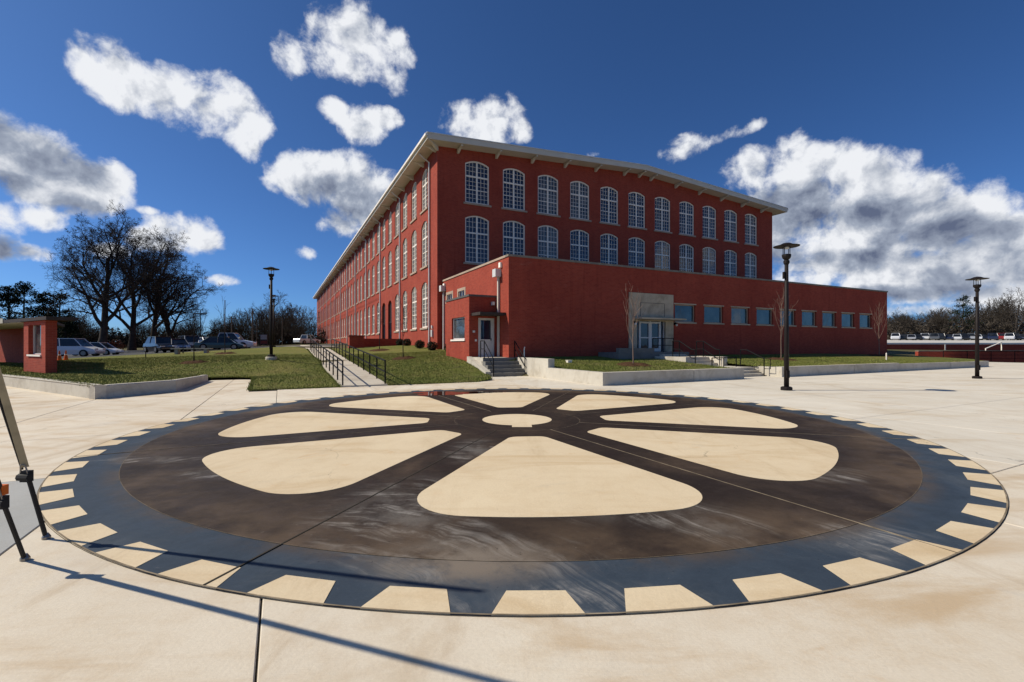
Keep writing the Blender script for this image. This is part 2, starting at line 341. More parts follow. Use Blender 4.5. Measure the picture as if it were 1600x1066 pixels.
simple('steel', (.22, .21, .2), .4, .5, metal=.8)
simple('safety_orange', (.62, .13, .015), .6, .3)
simple('sign_panel', (.38, .30, .26), .6, .3)
simple('sign_board', (.05, .03, .027), .6, .3)
simple('pole_wood', (.12, .095, .075), .9, .1)
simple('curtain', (.42, .40, .34), .9, .1)
simple('lens', (.75, .74, .7), .25, .5)
simple('red_light', (.25, .01, .01), .3, .5)
simple('yellow_tag', (.65, .40, .03), .6, .3)
def glass(name, tint, var, rough=.03):
    t = NT(name, rough, .6); P = t.pos()
    c = t.ramp(t.noise(P, .9, 3, .5), [(.42, tint), (.6, var)]); t.color(c)
    t.bump(t.noise(P, 1.7, 2, .5), .05, .05)
    t.p.inputs['IOR'].default_value = 1.55
glass('glass', (.010, .014, .038), (.03, .034, .05))
glass('glass_pale', (.045, .05, .055), (.11, .115, .115))
glass('glass_teal', (.025, .055, .07), (.06, .10, .115))
glass('car_glass', (.008, .009, .01), (.02, .022, .024))
for nm, col in (('white', (.62, .63, .65)), ('black', (.010, .010, .012)), ('navy', (.012, .018, .05)), ('teal', (.03, .07, .075)), ('silver', (.33, .34, .36)), ('grey', (.09, .095, .1)), ('red', (.28, .02, .018)), ('yellow', (.55, .36, .03)), ('slate', (.05, .06, .09))):
    t = simple('paint_' + nm, col, .28, .5, var=.03); t.p.inputs['Coat Weight'].default_value = .6; t.p.inputs['Coat Roughness'].default_value = .06
t = NT('water', .02, .5); t.color((.03, .022, .016)); t.p.inputs['IOR'].default_value = 1.6; t.bump(t.noise(t.pos(), 6, 3, .5), .03, .02)

# ------------------------------------------------------------------ mesh helpers
class MB:
    def __init__(s): s.v = []; s.f = []; s.m = []
    def add(s, vs, fs, m=0):
        o = len(s.v); s.v += [tuple(x) for x in vs]; s.f += [tuple(i + o for i in f) for f in fs]; s.m += [m] * len(fs); return s
    def poly(s, vs, m=0): return s.add(vs, [tuple(range(len(vs)))], m)
    def box(s, x0, y0, z0, x1, y1, z1, m=0):
        vs = [(x0,y0,z0),(x1,y0,z0),(x1,y1,z0),(x0,y1,z0),(x0,y0,z1),(x1,y0,z1),(x1,y1,z1),(x0,y1,z1)]
        return s.add(vs, [(0,3,2,1),(4,5,6,7),(0,1,5,4),(1,2,6,5),(2,3,7,6),(3,0,4,7)], m)
    def prism(s, pts, z0, z1, m=0):
        n = len(pts); zf0 = z0 if callable(z0) else (lambda p: z0); zf1 = z1 if callable(z1) else (lambda p: z1)
        vs = [(p[0], p[1], zf0(p)) for p in pts] + [(p[0], p[1], zf1(p)) for p in pts]
        fs = [tuple(range(n - 1, -1, -1)), tuple(range(n, 2 * n))] + [(i, (i + 1) % n, n + (i + 1) % n, n + i) for i in range(n)]
        return s.add(vs, fs, m)
    def tube(s, pts, rad, n=6, m=0, cap=True):
        pts = [Vector(p) for p in pts]; k = len(pts)
        if not hasattr(rad, '__len__'): rad = [rad] * k
        vs = []; prev = None
        for i, p in enumerate(pts):
            d = (pts[min(i + 1, k - 1)] - pts[max(i - 1, 0)]).normalized()
            if prev is None:
                a = d.cross(Vector((0, 0, 1)));
                if a.length < .05: a = d.cross(Vector((1, 0, 0)))
                a.normalize()
            else:
                a = (prev - d * prev.dot(d)).normalized()
            prev = a; b = d.cross(a)
            for j in range(n):
                t = 2 * math.pi * j / n; vs.append(p + (a * math.cos(t) + b * math.sin(t)) * rad[i])
        fs = [(i * n + j, i * n + (j + 1) % n, (i + 1) * n + (j + 1) % n, (i + 1) * n + j) for i in range(k - 1) for j in range(n)]
        if cap: fs += [tuple(range(n - 1, -1, -1)), tuple(range((k - 1) * n, k * n))]
        return s.add(vs, fs, m)
    def lathe(s, prof, n=16, m=0, c=(0, 0)):
        vs = [(c[0] + r * math.cos(2 * math.pi * j / n), c[1] + r * math.sin(2 * math.pi * j / n), z) for r, z in prof for j in range(n)]
        k = len(prof)
        fs = [(i * n + j, i * n + (j + 1) % n, (i + 1) * n + (j + 1) % n, (i + 1) * n + j) for i in range(k - 1) for j in range(n)]
        fs += [tuple(range(n - 1, -1, -1)), tuple(range((k - 1) * n, k * n))]
        return s.add(vs, fs, m)
    def mesh(s, name, mats, smooth=False, uv=True):
        me = bpy.data.meshes.new(name); me.from_pydata(s.v, [], s.f)
        for x in (mats if isinstance(mats, (list, tuple)) else [mats]): me.materials.append(MAT[x])
        if isinstance(mats, (list, tuple)) and len(mats) > 1: me.polygons.foreach_set('material_index', s.m)
        if smooth: me.polygons.foreach_set('use_smooth', [True] * len(me.polygons))
        if uv:
            ul = me.uv_layers.new(name='UVMap')
            for p in me.polygons:
                nx, ny, nz = (abs(x) for x in p.normal)
                for li in p.loop_indices:
                    co = me.vertices[me.loops[li].vertex_index].co
                    ul.data[li].uv = (co.x, co.y) if nz > .75 else ((co.y, co.z) if nx > ny else (co.x, co.z))
        me.update(); return me
    def build(s, name, mats, parent=None, loc=(0,0,0), rz=0, smooth=False, uv=True):
        return obj(name, s.mesh(name, mats, smooth, uv), parent, loc, rz)
def obj(name, me, parent=None, loc=(0,0,0), rz=0):
    o = bpy.data.objects.new(name, me); COL.objects.link(o); o.location = loc; o.rotation_euler = (0, 0, rz)
    if parent: o.parent = parent
    return o
def tag(o, label=None, cat=None, group=None, kind=None):
    if label: o['label'] = label
    if cat: o['category'] = cat
    if group: o['group'] = group
    if kind: o['kind'] = kind
    return o
def thing(name, label, cat, loc=(0,0,0), rz=0, group=None, kind=None):
    return tag(obj(name, None, None, loc, rz), label, cat, group, kind)
def site(name, label, cat, a, b, z=0, group=None):
    x, y = ab(a, b); return thing(name, label, cat, (x, y, z), TH, group)
def copy_tree(o, parent=None):
    c = o.copy(); COL.objects.link(c); c.parent = parent
    for ch in list(o.children): copy_tree(ch, c)
    return c
def np_mesh(name, V_, F_, mat):
    me = bpy.data.meshes.new(name); nv = len(V_); nf = len(F_); k = F_.shape[1]
    me.vertices.add(nv); me.vertices.foreach_set('co', np.ascontiguousarray(V_, dtype=np.float32).ravel())
    me.loops.add(nf * k); me.loops.foreach_set('vertex_index', np.ascontiguousarray(F_, dtype=np.int32).ravel())
    me.polygons.add(nf); me.polygons.foreach_set('loop_start', np.arange(0, nf * k, k, dtype=np.int32))
    me.materials.append(MAT[mat]); me.update(calc_edges=True); return me

# ------------------------------------------------------------------ terrain heights
CP = []
def cp(x, y, z): CP.append((x, y, z))
def cpab(a, b, z): cp(*ab(a, b), z)
for a_ in (-1, .5, 2.1): cpab(a_, 19.05, .03)
for a_ in (3.9, 6, 8): cpab(a_, 19.05, .03)
for b_ in (23, 28, 34, 42): cpab(2.1, b_, 1.2 * (b_ - 19.05) / 23); cpab(3.9, b_, 1.2 * (b_ - 19.05) / 23)
for p in ((-12.64,14.1,.37), (-20.8,18.8,.36), (-30,24.3,.36), (-11.9,16.4,.37), (-13.3,20,.36), (-14.2,22.2,.2), (-20.5,21,.42), (-26,26,.42),
          (-13.7,26.3,.885), (-35.5,36,.5), (-36,43,.72), (-45,50,.5), (-60,55,.4), (-31,48,1.05), (-23,45,1.45), (-16,48,1.55),
          (-55,66,.9), (-80,80,.8), (-40,75,1.6), (-120,120,.6), (-60,140,1.6), (-200,250,2), (-400,400,2), (0,420,3), (-300,60,.3), (-200,0,0), (-60,20,.2), (-60,0,0)): cp(*p)
cpab(-1.1, 25.6, .1); cpab(-2.9, 25.6, .12); cpab(6.5, 23, .32)
cpab(9.4, 21.9, .1); cpab(9.3, 24.5, .62); cpab(10.9, 34.6, 1.3); cpab(10.9, 28.5, 1.05); cpab(10.8, 41, 1.6); cpab(10.8, 55, 1.9); cpab(10.8, 90, 2.0); cpab(10.8, 170, 2.4); cpab(6, 60, 1.75)
for a_ in (12, 16, 20, 24, 32, 40, 50): cpab(a_, 15.2, .46 if a_ < 45 else .36); cpab(a_, 22.9, .93 if a_ < 50 else .75)
for p in ((52,44,.0), (75,47,0), (100,48,0), (62,60.5,1.0), (100,60.5,1.0), (64,72,2.0), (85,113,2.8), (140,113,2.85), (100,140,3.2), (200,200,5), (400,300,6), (200,60,1), (60,20,-.05), (100,0,-.1)): cp(*p)
CPa = np.array(CP)
def _tps():
    X = CPa[:, :2]; n = len(X); d = np.linalg.norm(X[:, None] - X[None], axis=2)
    K = np.where(d > 1e-9, d, 0)          # linear kernel: no overshoot
    P = np.c_[np.ones(n), X]; A = np.zeros((n + 3, n + 3)); A[:n, :n] = K - .02 * np.eye(n); A[:n, n:] = P; A[n:, :n] = P.T
    return np.linalg.solve(A, np.r_[CPa[:, 2], 0, 0, 0])
_W = _tps()
def TT(xy):
    xy = np.asarray(xy, dtype=float).reshape(-1, 2); d = np.linalg.norm(xy[:, None] - CPa[None, :, :2], axis=2)
    return d @ _W[:-3] + _W[-3] + xy @ _W[-2:]
def T(x, y): return float(TT([(x, y)])[0])

def sheet(name, poly, step, mat, dz=0, zfun=None):
    xs = [p[0] for p in poly]; ys = [p[1] for p in poly]
    bound = []
    for i in range(len(poly)):
        p, q = poly[i], poly[(i + 1) % len(poly)]; k = max(1, int(math.dist(p, q) / step))
        bound += [(p[0] + (q[0] - p[0]) * j / k, p[1] + (q[1] - p[1]) * j / k) for j in range(k)]
    def inside(x, y):
        r = False
        for i in range(len(poly)):
            (x1, y1), (x2, y2) = poly[i], poly[(i + 1) % len(poly)]
            if (y1 > y) != (y2 > y) and x < (x2 - x1) * (y - y1) / (y2 - y1) + x1: r = not r
        return r
    pts = [Vector(p) for p in bound]; nb = len(pts)
    x = min(xs) + step * .37
    while x < max(xs):
        y = min(ys) + step * .41
        while y < max(ys):
            if inside(x, y): pts.append(Vector((x, y)))
            y += step
        x += step
    res = delaunay_2d_cdt(pts, [(i, (i + 1) % nb) for i in range(nb)], [], 1, .001)
    vv = [(p.x, p.y) for p in res[0]]
    zz = TT(vv) + dz if zfun is None else np.array([zfun(*p) for p in vv])
    mb = MB(); mb.add([(p[0], p[1], z) for p, z in zip(vv, zz)], [tuple(f) for f in res[2]])
    return mb.build(name, mat, uv=False, smooth=True)

# ------------------------------------------------------------------ SETTING: ground, plaza, lawns
def axis(lo, hi, flo, fhi, step, grow=1.35):
    a = list(np.arange(flo, fhi + .01, step)); s = step
    while a[-1] < hi: s *= grow; a.append(a[-1] + s)
    s = step
    while a[0] > lo: s *= grow; a.insert(0, a[0] - s)
    return a
gx = axis(-1500, 1500, -60, 80, 2.0); gy = axis(-300, 2500, 6, 90, 2.0)
XY = np.array([(x, y) for y in gy for x in gx]); Z = TT(XY)
Z = np.clip(Z, -.3, 6) - .05
AA = XY @ np.array(U); BB = XY @ np.array(V)
msk = (BB < 20.8) & (AA > -60) | ((AA > -6) & (AA < 1) & (BB < 27.5)) | ((AA > 18) & (AA < 25) & (BB < 24)) | ((AA > 7.5) & (AA < 13.2) & (BB < 24)) | ((AA > 46) & (AA < 75) & (BB < 24) )
kd = (XY - np.array([-12.64, 14.0])) @ np.array([.507, .862])       # in front of the left wall, and just behind it
msk |= (kd < 2.3) & (XY[:, 0] < -8) & (XY[:, 0] > -45)
Z[msk] = np.minimum(Z[msk], -.25)
far = np.linalg.norm(XY, axis=1) > 500; Z[far] = np.clip(Z[far], 0, 3)
nx_ = len(gx); ii = np.arange(len(gy) - 1)[:, None] * nx_ + np.arange(nx_ - 1)[None]
ii = ii.ravel(); Fq = np.stack([ii, ii + 1, ii + nx_ + 1, ii + nx_], 1)
gnd = obj('ground', np_mesh('ground', np.c_[XY, Z], Fq, 'ground')); tag(gnd, kind='structure')

# plaza of cast slabs on a dark bed, control joints recessed
pb = MB(); pb.prism([ab(-24, -9), ab(62, -9), ab(62, 23.2), ab(20, 27), ab(-.95, 25.55), ab(-4.9, 25.55), ab(-4.9, 32), ab(-24, 32)], -.12, -.014)
plaza = tag(pb.build('plaza', 'joint', uv=False), kind='structure')
A_L = [-23.3, -20.25, -17.2, -14.15, -11.1, -8.05, -5.0, -1.97]; B_L = [-8.3, -5.1, -1.9, 1.3, 4.5, 7.7, 10.9, 14.1, 17.3, 20.5, 25.5]
A_R = [-1.97, -.11, 2.95, 6.0, 9.05, 12.1, 15.15, 18.2, 21.25, 24.3, 27.35, 30.4, 36.5, 42.6, 48.7, 54.8, 61]; B_R = [-7.1, -3.85, -.65, 2.55, 5.8, 9.0, 12.2, 15.45, 18.65, 23.0]
def slab(a0, b0, a1, b1, mat='concrete', z=0):
    g = .006; cx, cy = ab((a0 + a1) / 2, (b0 + b1) / 2); hx, hy = (a1 - a0) / 2 - g, (b1 - b0) / 2 - g; c = .006
    mb = MB(); lo = [(-hx, -hy), (hx, -hy), (hx, hy), (-hx, hy)]; hi = [(-hx + c, -hy + c), (hx - c, -hy + c), (hx - c, hy - c), (-hx + c, hy - c)]
    vs = [(*p, -.1) for p in lo] + [(*p, -c) for p in lo] + [(*p, 0) for p in hi]
    mb.add(vs, [(i, (i + 1) % 4, 4 + (i + 1) % 4, 4 + i) for i in range(4)] + [(4 + i, 4 + (i + 1) % 4, 8 + (i + 1) % 4, 8 + i) for i in range(4)] + [(8, 9, 10, 11)])
    return mb.build('slab', mat, plaza, (cx, cy, z), TH, uv=False)
for a0_ in (-23.3, -20.25, -17.2, -14.15, -11.1, -8.05): slab(a0_, 25.5, a0_ + 3.05, 28.7); slab(a0_, 28.7, a0_ + 3.05, 31.9)
for i in range(len(A_L) - 1):
    for j in range(len(B_L) - 1):
        slab(A_L[i], B_L[j], A_L[i + 1], B_L[j + 1], 'concrete_grey' if (abs(A_L[i] + 5) < .1 and abs(B_L[j] - 4.5) < .1) else 'concrete')
AN = [-1.97, -.11, 6.0, 9.05, 18.2, 27.35, 42.6, 61]
for i in range(len(AN) - 1): slab(AN[i], -7.1, AN[i + 1], 5.8 if i == 1 else 2.55)
for i in range(len(A_R) - 1):
    for j in range(3, len(B_R) - 1):
        if j == 3 and A_R[i] in (-.11, 2.95): continue
        if B_R[j] > 18 and (A_R[i] > 25 and A_R[i] < 48): continue
        b1 = B_R[j + 1]
        if j == len(B_R) - 2 and A_R[i] < -1.9: b1 = 25.5; slab(A_R[i], B_R[j], -1.0, b1); continue
        slab(A_R[i], B_R[j], A_R[i + 1], b1, 'concrete_pale' if A_R[i] > 9 else 'concrete')

# gear medallion cast into the plaza
GC = (.11, 10.17); GR = 7.36
gear = thing('gear_paving', 'huge stained concrete gear wheel with eight tan petals set flush in the plaza', 'paving', (GC[0], GC[1], 0))
tag(gear, kind='structure')
def circ(r, n, a0=0): return [(r * math.cos(a0 + 2 * math.pi * i / n), r * math.sin(a0 + 2 * math.pi * i / n)) for i in range(n)]
def annulus(r0, r1, z, n=180, a0=0, a1=2 * math.pi):
    mb = MB(); vs = []
    for i in range(n + 1):
        t = a0 + (a1 - a0) * i / n
        vs += [(r0 * math.cos(t), r0 * math.sin(t), z), (r1 * math.cos(t), r1 * math.sin(t), z)]
    return mb.add(vs, [(2 * i, 2 * i + 1, 2 * i + 3, 2 * i + 2) for i in range(n)])
annulus(GR + .010, GR + .015, .0035).build('expansion_joint', 'joint', gear, uv=False)
annulus(GR - .004, GR + .010, .0115).build('rim', 'joint_tan', gear, uv=False)
MB().prism(circ(GR, 180), -.03, .007).build('tooth_ring', 'stain_blue', gear, uv=False)
MB().prism(circ(6.67, 180), -.02, .0105).build('wheel_disc', 'stain_brown', gear, uv=False)
annulus(6.67, 6.673, .0115).build('ring_cut', 'joint_tan', gear, uv=False)
annulus(1.366, 1.371, .0128).build('hub_cut', 'joint_tan', gear, uv=False)
pitch = 2 * math.pi / 56; ph0 = R(-89.6)
gi, go = .395 / 2, .575 / 2
tm = MB().prism([(7.085, -gi), (GR - .004, -go), (GR + .004, 0), (GR - .004, go), (7.085, gi)], -.01, .0105).mesh('tooth_gap', 'petal', uv=False)
for k in range(56): obj('tooth_gap', tm, gear, (0, 0, 0), ph0 + pitch * k)
def petal_poly():
    s, c = math.sin(R(22.5)), math.cos(R(22.5)); half, r0, r1 = .455, 1.92, 5.78
    pts = []
    def corner(rho, outer):
        d = half + rho                       # y*c = x*s - d
        if outer:
            RR = r1 - rho
            # solve x^2+y^2=RR^2, y=(x s-d)/c
            A = 1 + s * s / c / c; Bq = -2 * s * d / c / c; C = d * d / c / c - RR * RR
            x = (-Bq + math.sqrt(Bq * Bq - 4 * A * C)) / (2 * A)
        else: x = r0 + rho
        return x, (x * s - d) / c
    x, y = corner(.62, True); a_n = math.atan2(c, -s); a_r = math.atan2(y, x)
    arc = lambda cx, cy, rho, t0, t1, n: [(cx + rho * math.cos(t0 + (t1 - t0) * i / n), cy + rho * math.sin(t0 + (t1 - t0) * i / n)) for i in range(n + 1)]
    up = []
    for i in range(10): t = a_r * i / 10; up.append((r1 * math.cos(t), r1 * math.sin(t)))
    up += arc(x, y, .62, a_r, a_n, 14)
    x, y = corner(.2, False); up += arc(x, y, .2, a_n, math.pi, 8)
    return up + [(p[0], -p[1]) for p in reversed(up[1:])]
pm = MB().prism(petal_poly(), -.01, .0135).mesh('petal', 'petal', uv=False)
for k in range(8): obj('petal', pm, gear, (0, 0, 0), R(-85.2 + 45 * k))
hub = [p for p in circ(.76, 64)]
MB().prism(hub, -.01, .0135).build('hub_plate', 'petal', gear, uv=False)
MB().prism([(-.2, -.98), (.2, -.98), (.2, -.6), (-.2, -.6)], -.01, .0132).build('keyway', 'petal', gear, (.09, .02, 0), uv=False)
for k in range(8):
    w = .008 if k == 7 else .004
    cm = MB().prism([(1.372, -w), (GR + .0, -w), (GR + .0, w), (1.372, w)], 0, .0145).build('saw_cut', 'joint' if k == 7 else 'joint_tan', gear, (0, 0, 0), R(-62.5 + 45 * k), uv=False)

pts = []
rr = random.Random(5)
for i in range(40):
    t = 2 * math.pi * i / 40; r = 1 + .22 * math.sin(3 * t + 1) + .14 * math.sin(5 * t) + rr.uniform(-.07, .07)
    pts.append((math.cos(t) * 1.05 * r, math.sin(t) * .60 * r))
pu = MB().prism(pts, 0, .004).build('puddle', 'water', None, (-2.3, 15.6, .0136), uv=False)
tag(pu, 'shallow rain puddle mirroring the brick mill on the far side of the gear paving', 'puddle')
pts2 = [(p[0] * .55 + .12 * math.sin(i), p[1] * .35) for i, p in enumerate(pts)]
pu = MB().prism(pts2, 0, .004).build('puddle', 'water', None, (-1.05, 15.9, .0136), uv=False)
tag(pu, 'thin wet patch to the right of the larger puddle on the gear paving', 'puddle')

# left walls (their own alignment) and lawns
def wall_run(name, label, pts, th, z0, ztops, mat='concrete_wall', joints=()):
    t = thing(name, label, 'retaining wall', (pts[0][0], pts[0][1], 0))
    for i in range(len(pts) - 1):
        p, q = Vector(pts[i]), Vector(pts[i + 1]); d = (q - p).normalized(); n = Vector((-d.y, d.x)) * th
        L_ = (q - p).length; q2 = q - d * .004
        o = Vector(pts[0]); za, zb = ztops[i], ztops[i + 1]; b = .025
        mb = MB(); prof = [(0, z0), (0, -b), (b, 0), (th - b, 0), (th, -b), (th, z0)]
        nn = Vector((-d.y, d.x)); vs = []
        for e, zt in ((p, za), (q2, zb)):
            for k, (o_, z_) in enumerate(prof):
                w = e + nn * o_ - o; vs.append((w.x, w.y, z0 if k in (0, 5) else zt + z_))
        fs = [(j, (j + 1) % 6, 6 + (j + 1) % 6, 6 + j) for j in range(6)] + [(5, 4, 3, 2, 1, 0), (6, 7, 8, 9, 10, 11)]
        mb.add(vs, fs).build('wall_section', mat, t, uv=False)
    return t
E1 = Vector((.862, -.507)); K1 = Vector((-12.64, 14.0))
wall_run('retaining_wall', 'low pale concrete wall edging the left lawn, from the brick shelter to its corner',
         [tuple(K1), tuple(K1 - E1 * 6.5), tuple(K1 - E1 * 14), tuple(K1 - E1 * 22)], -.28, -.1, [.41, .41, .41, .41])
wall_run('retaining_wall', 'shaded low concrete wall turning back beside the walkway on the left lawn',
         [(-12.633, 14.01), (-11.85, 16.3), (-13.75, 20.9)], .28, -.1, [.41, .41, .30])

def abl(*l): return [ab(*p) for p in l]
lawnL = abl((2.08, 19.05), (-1.0, 19.05), (-1.03, 24.6), (-1.35, 25.25), (-1.9, 25.55), (-3.05, 25.6)) + [(-13.98, 20.9), (-12.1, 16.35), (-12.86, 14.2)] + \
        [tuple(K1 - E1 * s + Vector((.1, .17))) for s in (5, 14, 22)] + [(-46, 33), (-40, 34), (-36.3, 38), (-33.5, 43), (-30, 46.5), (-23, 48)] + abl((2.08, 44.5))
def ccw(p):
    s = sum(p[i][0] * p[(i + 1) % len(p)][1] - p[(i + 1) % len(p)][0] * p[i][1] for i in range(len(p)))
    return p if s > 0 else p[::-1]
lawnL = ccw(lawnL)
lawnR = ccw(abl((3.92, 19.05), (7.8, 19.05), (8.7, 19.6), (9.35, 21.4), (9.47, 22), (9.47, 24.65), (11.6, 24.65), (11.6, 36), (11.0, 36), (11.0, 44), (5.4, 44), (3.92, 44)))
lawnA = ccw(abl((11.85, 15.2), (20.0, 15.2), (20.0, 20.7), (17.2, 20.7), (17.2, 23.1), (11.2, 23.1), (11.2, 22.9), (12.2, 22.9), (12.2, 19.4), (11.85, 19.4)))
lawnB = ccw(abl((23.2, 15.2), (47.5, 15.2), (54, 18), (54, 25), (50.5, 25), (50.5, 23.2), (22.9, 23.2), (22.9, 16.4), (23.2, 16.4)))
LAWNS = [('left lawn', lawnL), ('mill lawn', lawnR), ('planter lawn', lawnA), ('right lawn', lawnB)]
for n_, p_ in LAWNS: tag(sheet('lawn', p_, .8, 'lawn'), kind='structure')
park = ccw([(-120, 20), (-60, 28), (-46, 33), (-40, 34), (-36.3, 38), (-33.5, 43), (-30, 46.5), (-23, 48), (-19, 50), (-20, 62), (-40, 66), (-90, 62), (-130, 55)])
tag(sheet('parking_lot', park, 3, 'asphalt', -.02), kind='structure')
# grass blades
def blades():
    rs = np.random.RandomState(4); Vs = []; 
    for (nm, poly), n in zip(LAWNS, (110000, 60000, 40000, 60000)):
        P_ = np.array(poly); lo, hi = P_.min(0), P_.max(0)
        q = rs.uniform(lo, hi, (n * 3, 2)); ins = np.zeros(len(q), bool)
        for i in range(len(poly)):
            (x1, y1), (x2, y2) = poly[i], poly[(i + 1) % len(poly)]
            if y1 == y2: continue
            c = ((y1 > q[:, 1]) != (y2 > q[:, 1])) & (q[:, 0] < (x2 - x1) * (q[:, 1] - y1) / (y2 - y1) + x1); ins ^= c
        q = q[ins]; q = q[(q[:, 1] < 34)][:n]
        z = TT(q); th = rs.uniform(0, 6.28, len(q)); w = rs.uniform(.008, .018, len(q)); h = rs.uniform(.02, .06, len(q)); ln = rs.uniform(-.03, .03, (len(q), 2))
        d = np.c_[np.cos(th), np.sin(th)] * w[:, None]
        Vs.append(np.stack([np.c_[q - d, z - .005], np.c_[q + d, z - .005], np.c_[q + ln, z + h]], 1).reshape(-1, 3))
    for nm, poly in LAWNS:                       # longer tufts straggling over the edges
        for i in range(len(poly)):
            p, q = np.array(poly[i]), np.array(poly[(i + 1) % len(poly)])
            if min(p[1], q[1]) > 30: continue
            n = int(np.linalg.norm(q - p) * 160); pts = p + (q - p) * rs.rand(n, 1) + rs.normal(0, .035, (n, 2)); z = TT(pts)
            th = rs.uniform(0, 6.28, n); d = np.c_[np.cos(th), np.sin(th)] * rs.uniform(.008, .016, n)[:, None]
            Vs.append(np.stack([np.c_[pts - d, z - .03], np.c_[pts + d, z - .03], np.c_[pts + rs.normal(0, .03, (n, 2)), z + rs.uniform(.02, .09, n)]], 1).reshape(-1, 3))
    Vv = np.concatenate(Vs); return np_mesh('grass', Vv, np.arange(len(Vv)).reshape(-1, 3), 'grass_blade')
tag(obj('grass', blades()), 'short winter grass covering the sloping lawns', 'grass', kind='stuff')

# ramp walk between the railings
walk = tag(MB().prism([(0, 0), (1.8, 0), (1.8, .5), (0, .5)], -.1, -.02).build('ramp_walk', 'joint', None, (*ab(2.1, 19.05), 0), TH, uv=False), kind='structure')
rampz = lambda b: 1.2 * (b - 19.05) / 23 if b < 42.05 else 1.2 + .02 * (b - 42.05)
b_ = 19.05
while b_ < 60:
    b1 = b_ + (1.83 if b_ < 41.9 else 3)
    mb = MB(); g = .007
    mb.prism([(-.9, g), (.9, g), (.9, b1 - b_ - g), (-.9, b1 - b_ - g)], -.14, lambda p: rampz(b_ + p[1]) - rampz(b_) + .05)
    mb.build('slab', 'concrete_walk', walk, (.9, b_ - 19.05, rampz(b_)), 0, uv=False)
    b_ = b1
# cross path behind the left lawn
tag(sheet('path', ccw([(-33, 46.8), (-23, 48.2), (-17.5, 46.5), (-17, 44.6), (-23, 46.3), (-31, 44.9)]), 2, 'concrete_walk', .03), kind='structure')

# ------------------------------------------------------------------ facade builder
def facade(mb, P, s0, s1, zb, top, cols, apex=None, depth=.24, m=0):
    def strip(a, b):
        pts = [P(a, zb, 0), P(b, zb, 0), P(b, top(b), 0)]
        if apex is not None and a < apex < b: pts.append(P(apex, top(apex), 0))
        pts.append(P(a, top(a), 0)); mb.poly(pts, m)
    cur = s0
    for (c0, c1, ops) in sorted(cols):
        if c0 > cur: strip(cur, c0)
        low = [(c0, zb), (c1, zb)]
        for (z0, z1, rise) in ops:
            mb.poly([P(s, z, 0) for s, z in low] + [P(c1, z0, 0), P(c0, z0, 0)], m)
            n = 10 if rise else 1; w = c1 - c0
            arc = []
            for i in range(n + 1):
                x = -1 + 2 * i / n
                zz = z1
                if rise:
                    Rr = (w * w / 4 + rise * rise) / (2 * rise); zz = z1 - Rr + math.sqrt(Rr * Rr - (x * w / 2) ** 2)
                arc.append((c0 + w * i / n, zz))
            ring = [(c0, z0)] + arc + [(c1, z0)]
            for i in range(len(ring)):
                p, q = ring[i], ring[(i + 1) % len(ring)]
                mb.poly([P(*p, 0), P(*q, 0), P(*q, depth), P(*p, depth)], m)
            low = arc
        pts = [P(s, z, 0) for s, z in low] + [P(c1, top(c1), 0)]
        if apex is not None and c0 < apex < c1: pts.append(P(apex, top(apex), 0))
        mb.poly(pts + [P(c0, top(c0), 0)], m); cur = c1
    if cur < s1: strip(cur, s1)

def win_meshes(w, H, rise, tz, rows_low, rows_up, tag_):
    Rr = (w * w / 4 + rise * rise) / (2 * rise)
    arch = lambda x, off=0: H - Rr + math.sqrt(max(0, (Rr - off) ** 2 - x * x))
    hw = w / 2; fr = .105; y0, y1 = .09, .2
    n = 10; outer = [(-hw, 0)] + [(-hw + w * i / n, arch(-hw + w * i / n)) for i in range(n + 1)] + [(hw, 0)]
    iw = hw - fr; inner = [(-iw, fr)] + [(-iw + 2 * iw * i / n, arch(-iw + 2 * iw * i / n, fr)) for i in range(n + 1)] + [(iw, fr)]
    mb = MB(); k = len(outer)
    for i in range(k):
        j = (i + 1) % k; a, b, c, d = outer[i], outer[j], inner[j], inner[i]
        mb.poly([(a[0], y0, a[1]), (b[0], y0, b[1]), (c[0], y0, c[1]), (d[0], y0, d[1])])
        mb.poly([(d[0], y0, d[1]), (c[0], y0, c[1]), (c[0], y1, c[1]), (d[0], y1, d[1])])
    mb.box(-.065, y0 + .01, fr, .065, y1, arch(0, fr) + .01)
    mb.box(-iw, y0 + .013, tz - .06, iw, y1, tz + .06)
    mz = fr + (tz - .06 - fr) / 2
    mb.box(-iw, .115, mz - .028, iw, y1, mz + .028)
    frame = mb.mesh('frame_' + tag_, 'white_trim', uv=False)
    mu = MB(); t = .0105; ya, yb = .128, .19
    for s in (-1, 1):
        x0, x1 = (.065, iw) if s > 0 else (-iw, -.065)
        for i in (1, 2):
            x = x0 + (x1 - x0) * i / 3; mu.box(x - t, ya, fr, x + t, yb, arch(x, fr) + .005)
        for i in range(1, rows_low):
            z = fr + (tz - .06 - fr) * i / rows_low
            if abs(z - mz) > .05: mu.box(x0, ya + .002, z - t, x1, yb, z + t)
        for i in range(1, rows_up):
            z = tz + .06 + (H - fr - tz - .06) * i / rows_up
            xm = iw
            while xm > .1 and arch(xm, fr) < z: xm -= .02
            a_, b2 = (x0, min(x1, xm)) if s > 0 else (max(x0, -xm), x1)
            mu.box(a_, ya + .002, z - t, b2, yb, z + t)
    munt = mu.mesh('muntin_' + tag_, 'white_trim', uv=False)
    gl = MB(); gl.poly([(x, .165, z) for x, z in inner])
    gme = {}
    for g in ('glass', 'glass_pale'): gme[g] = gl.mesh('glass_' + tag_, g, uv=False)
    sm = MB().box(-hw - .16, -.09, -.15, hw + .16, .12, -.003).mesh('sill_' + tag_, 'sill_stone', uv=False)
    return frame, munt, gme, sm

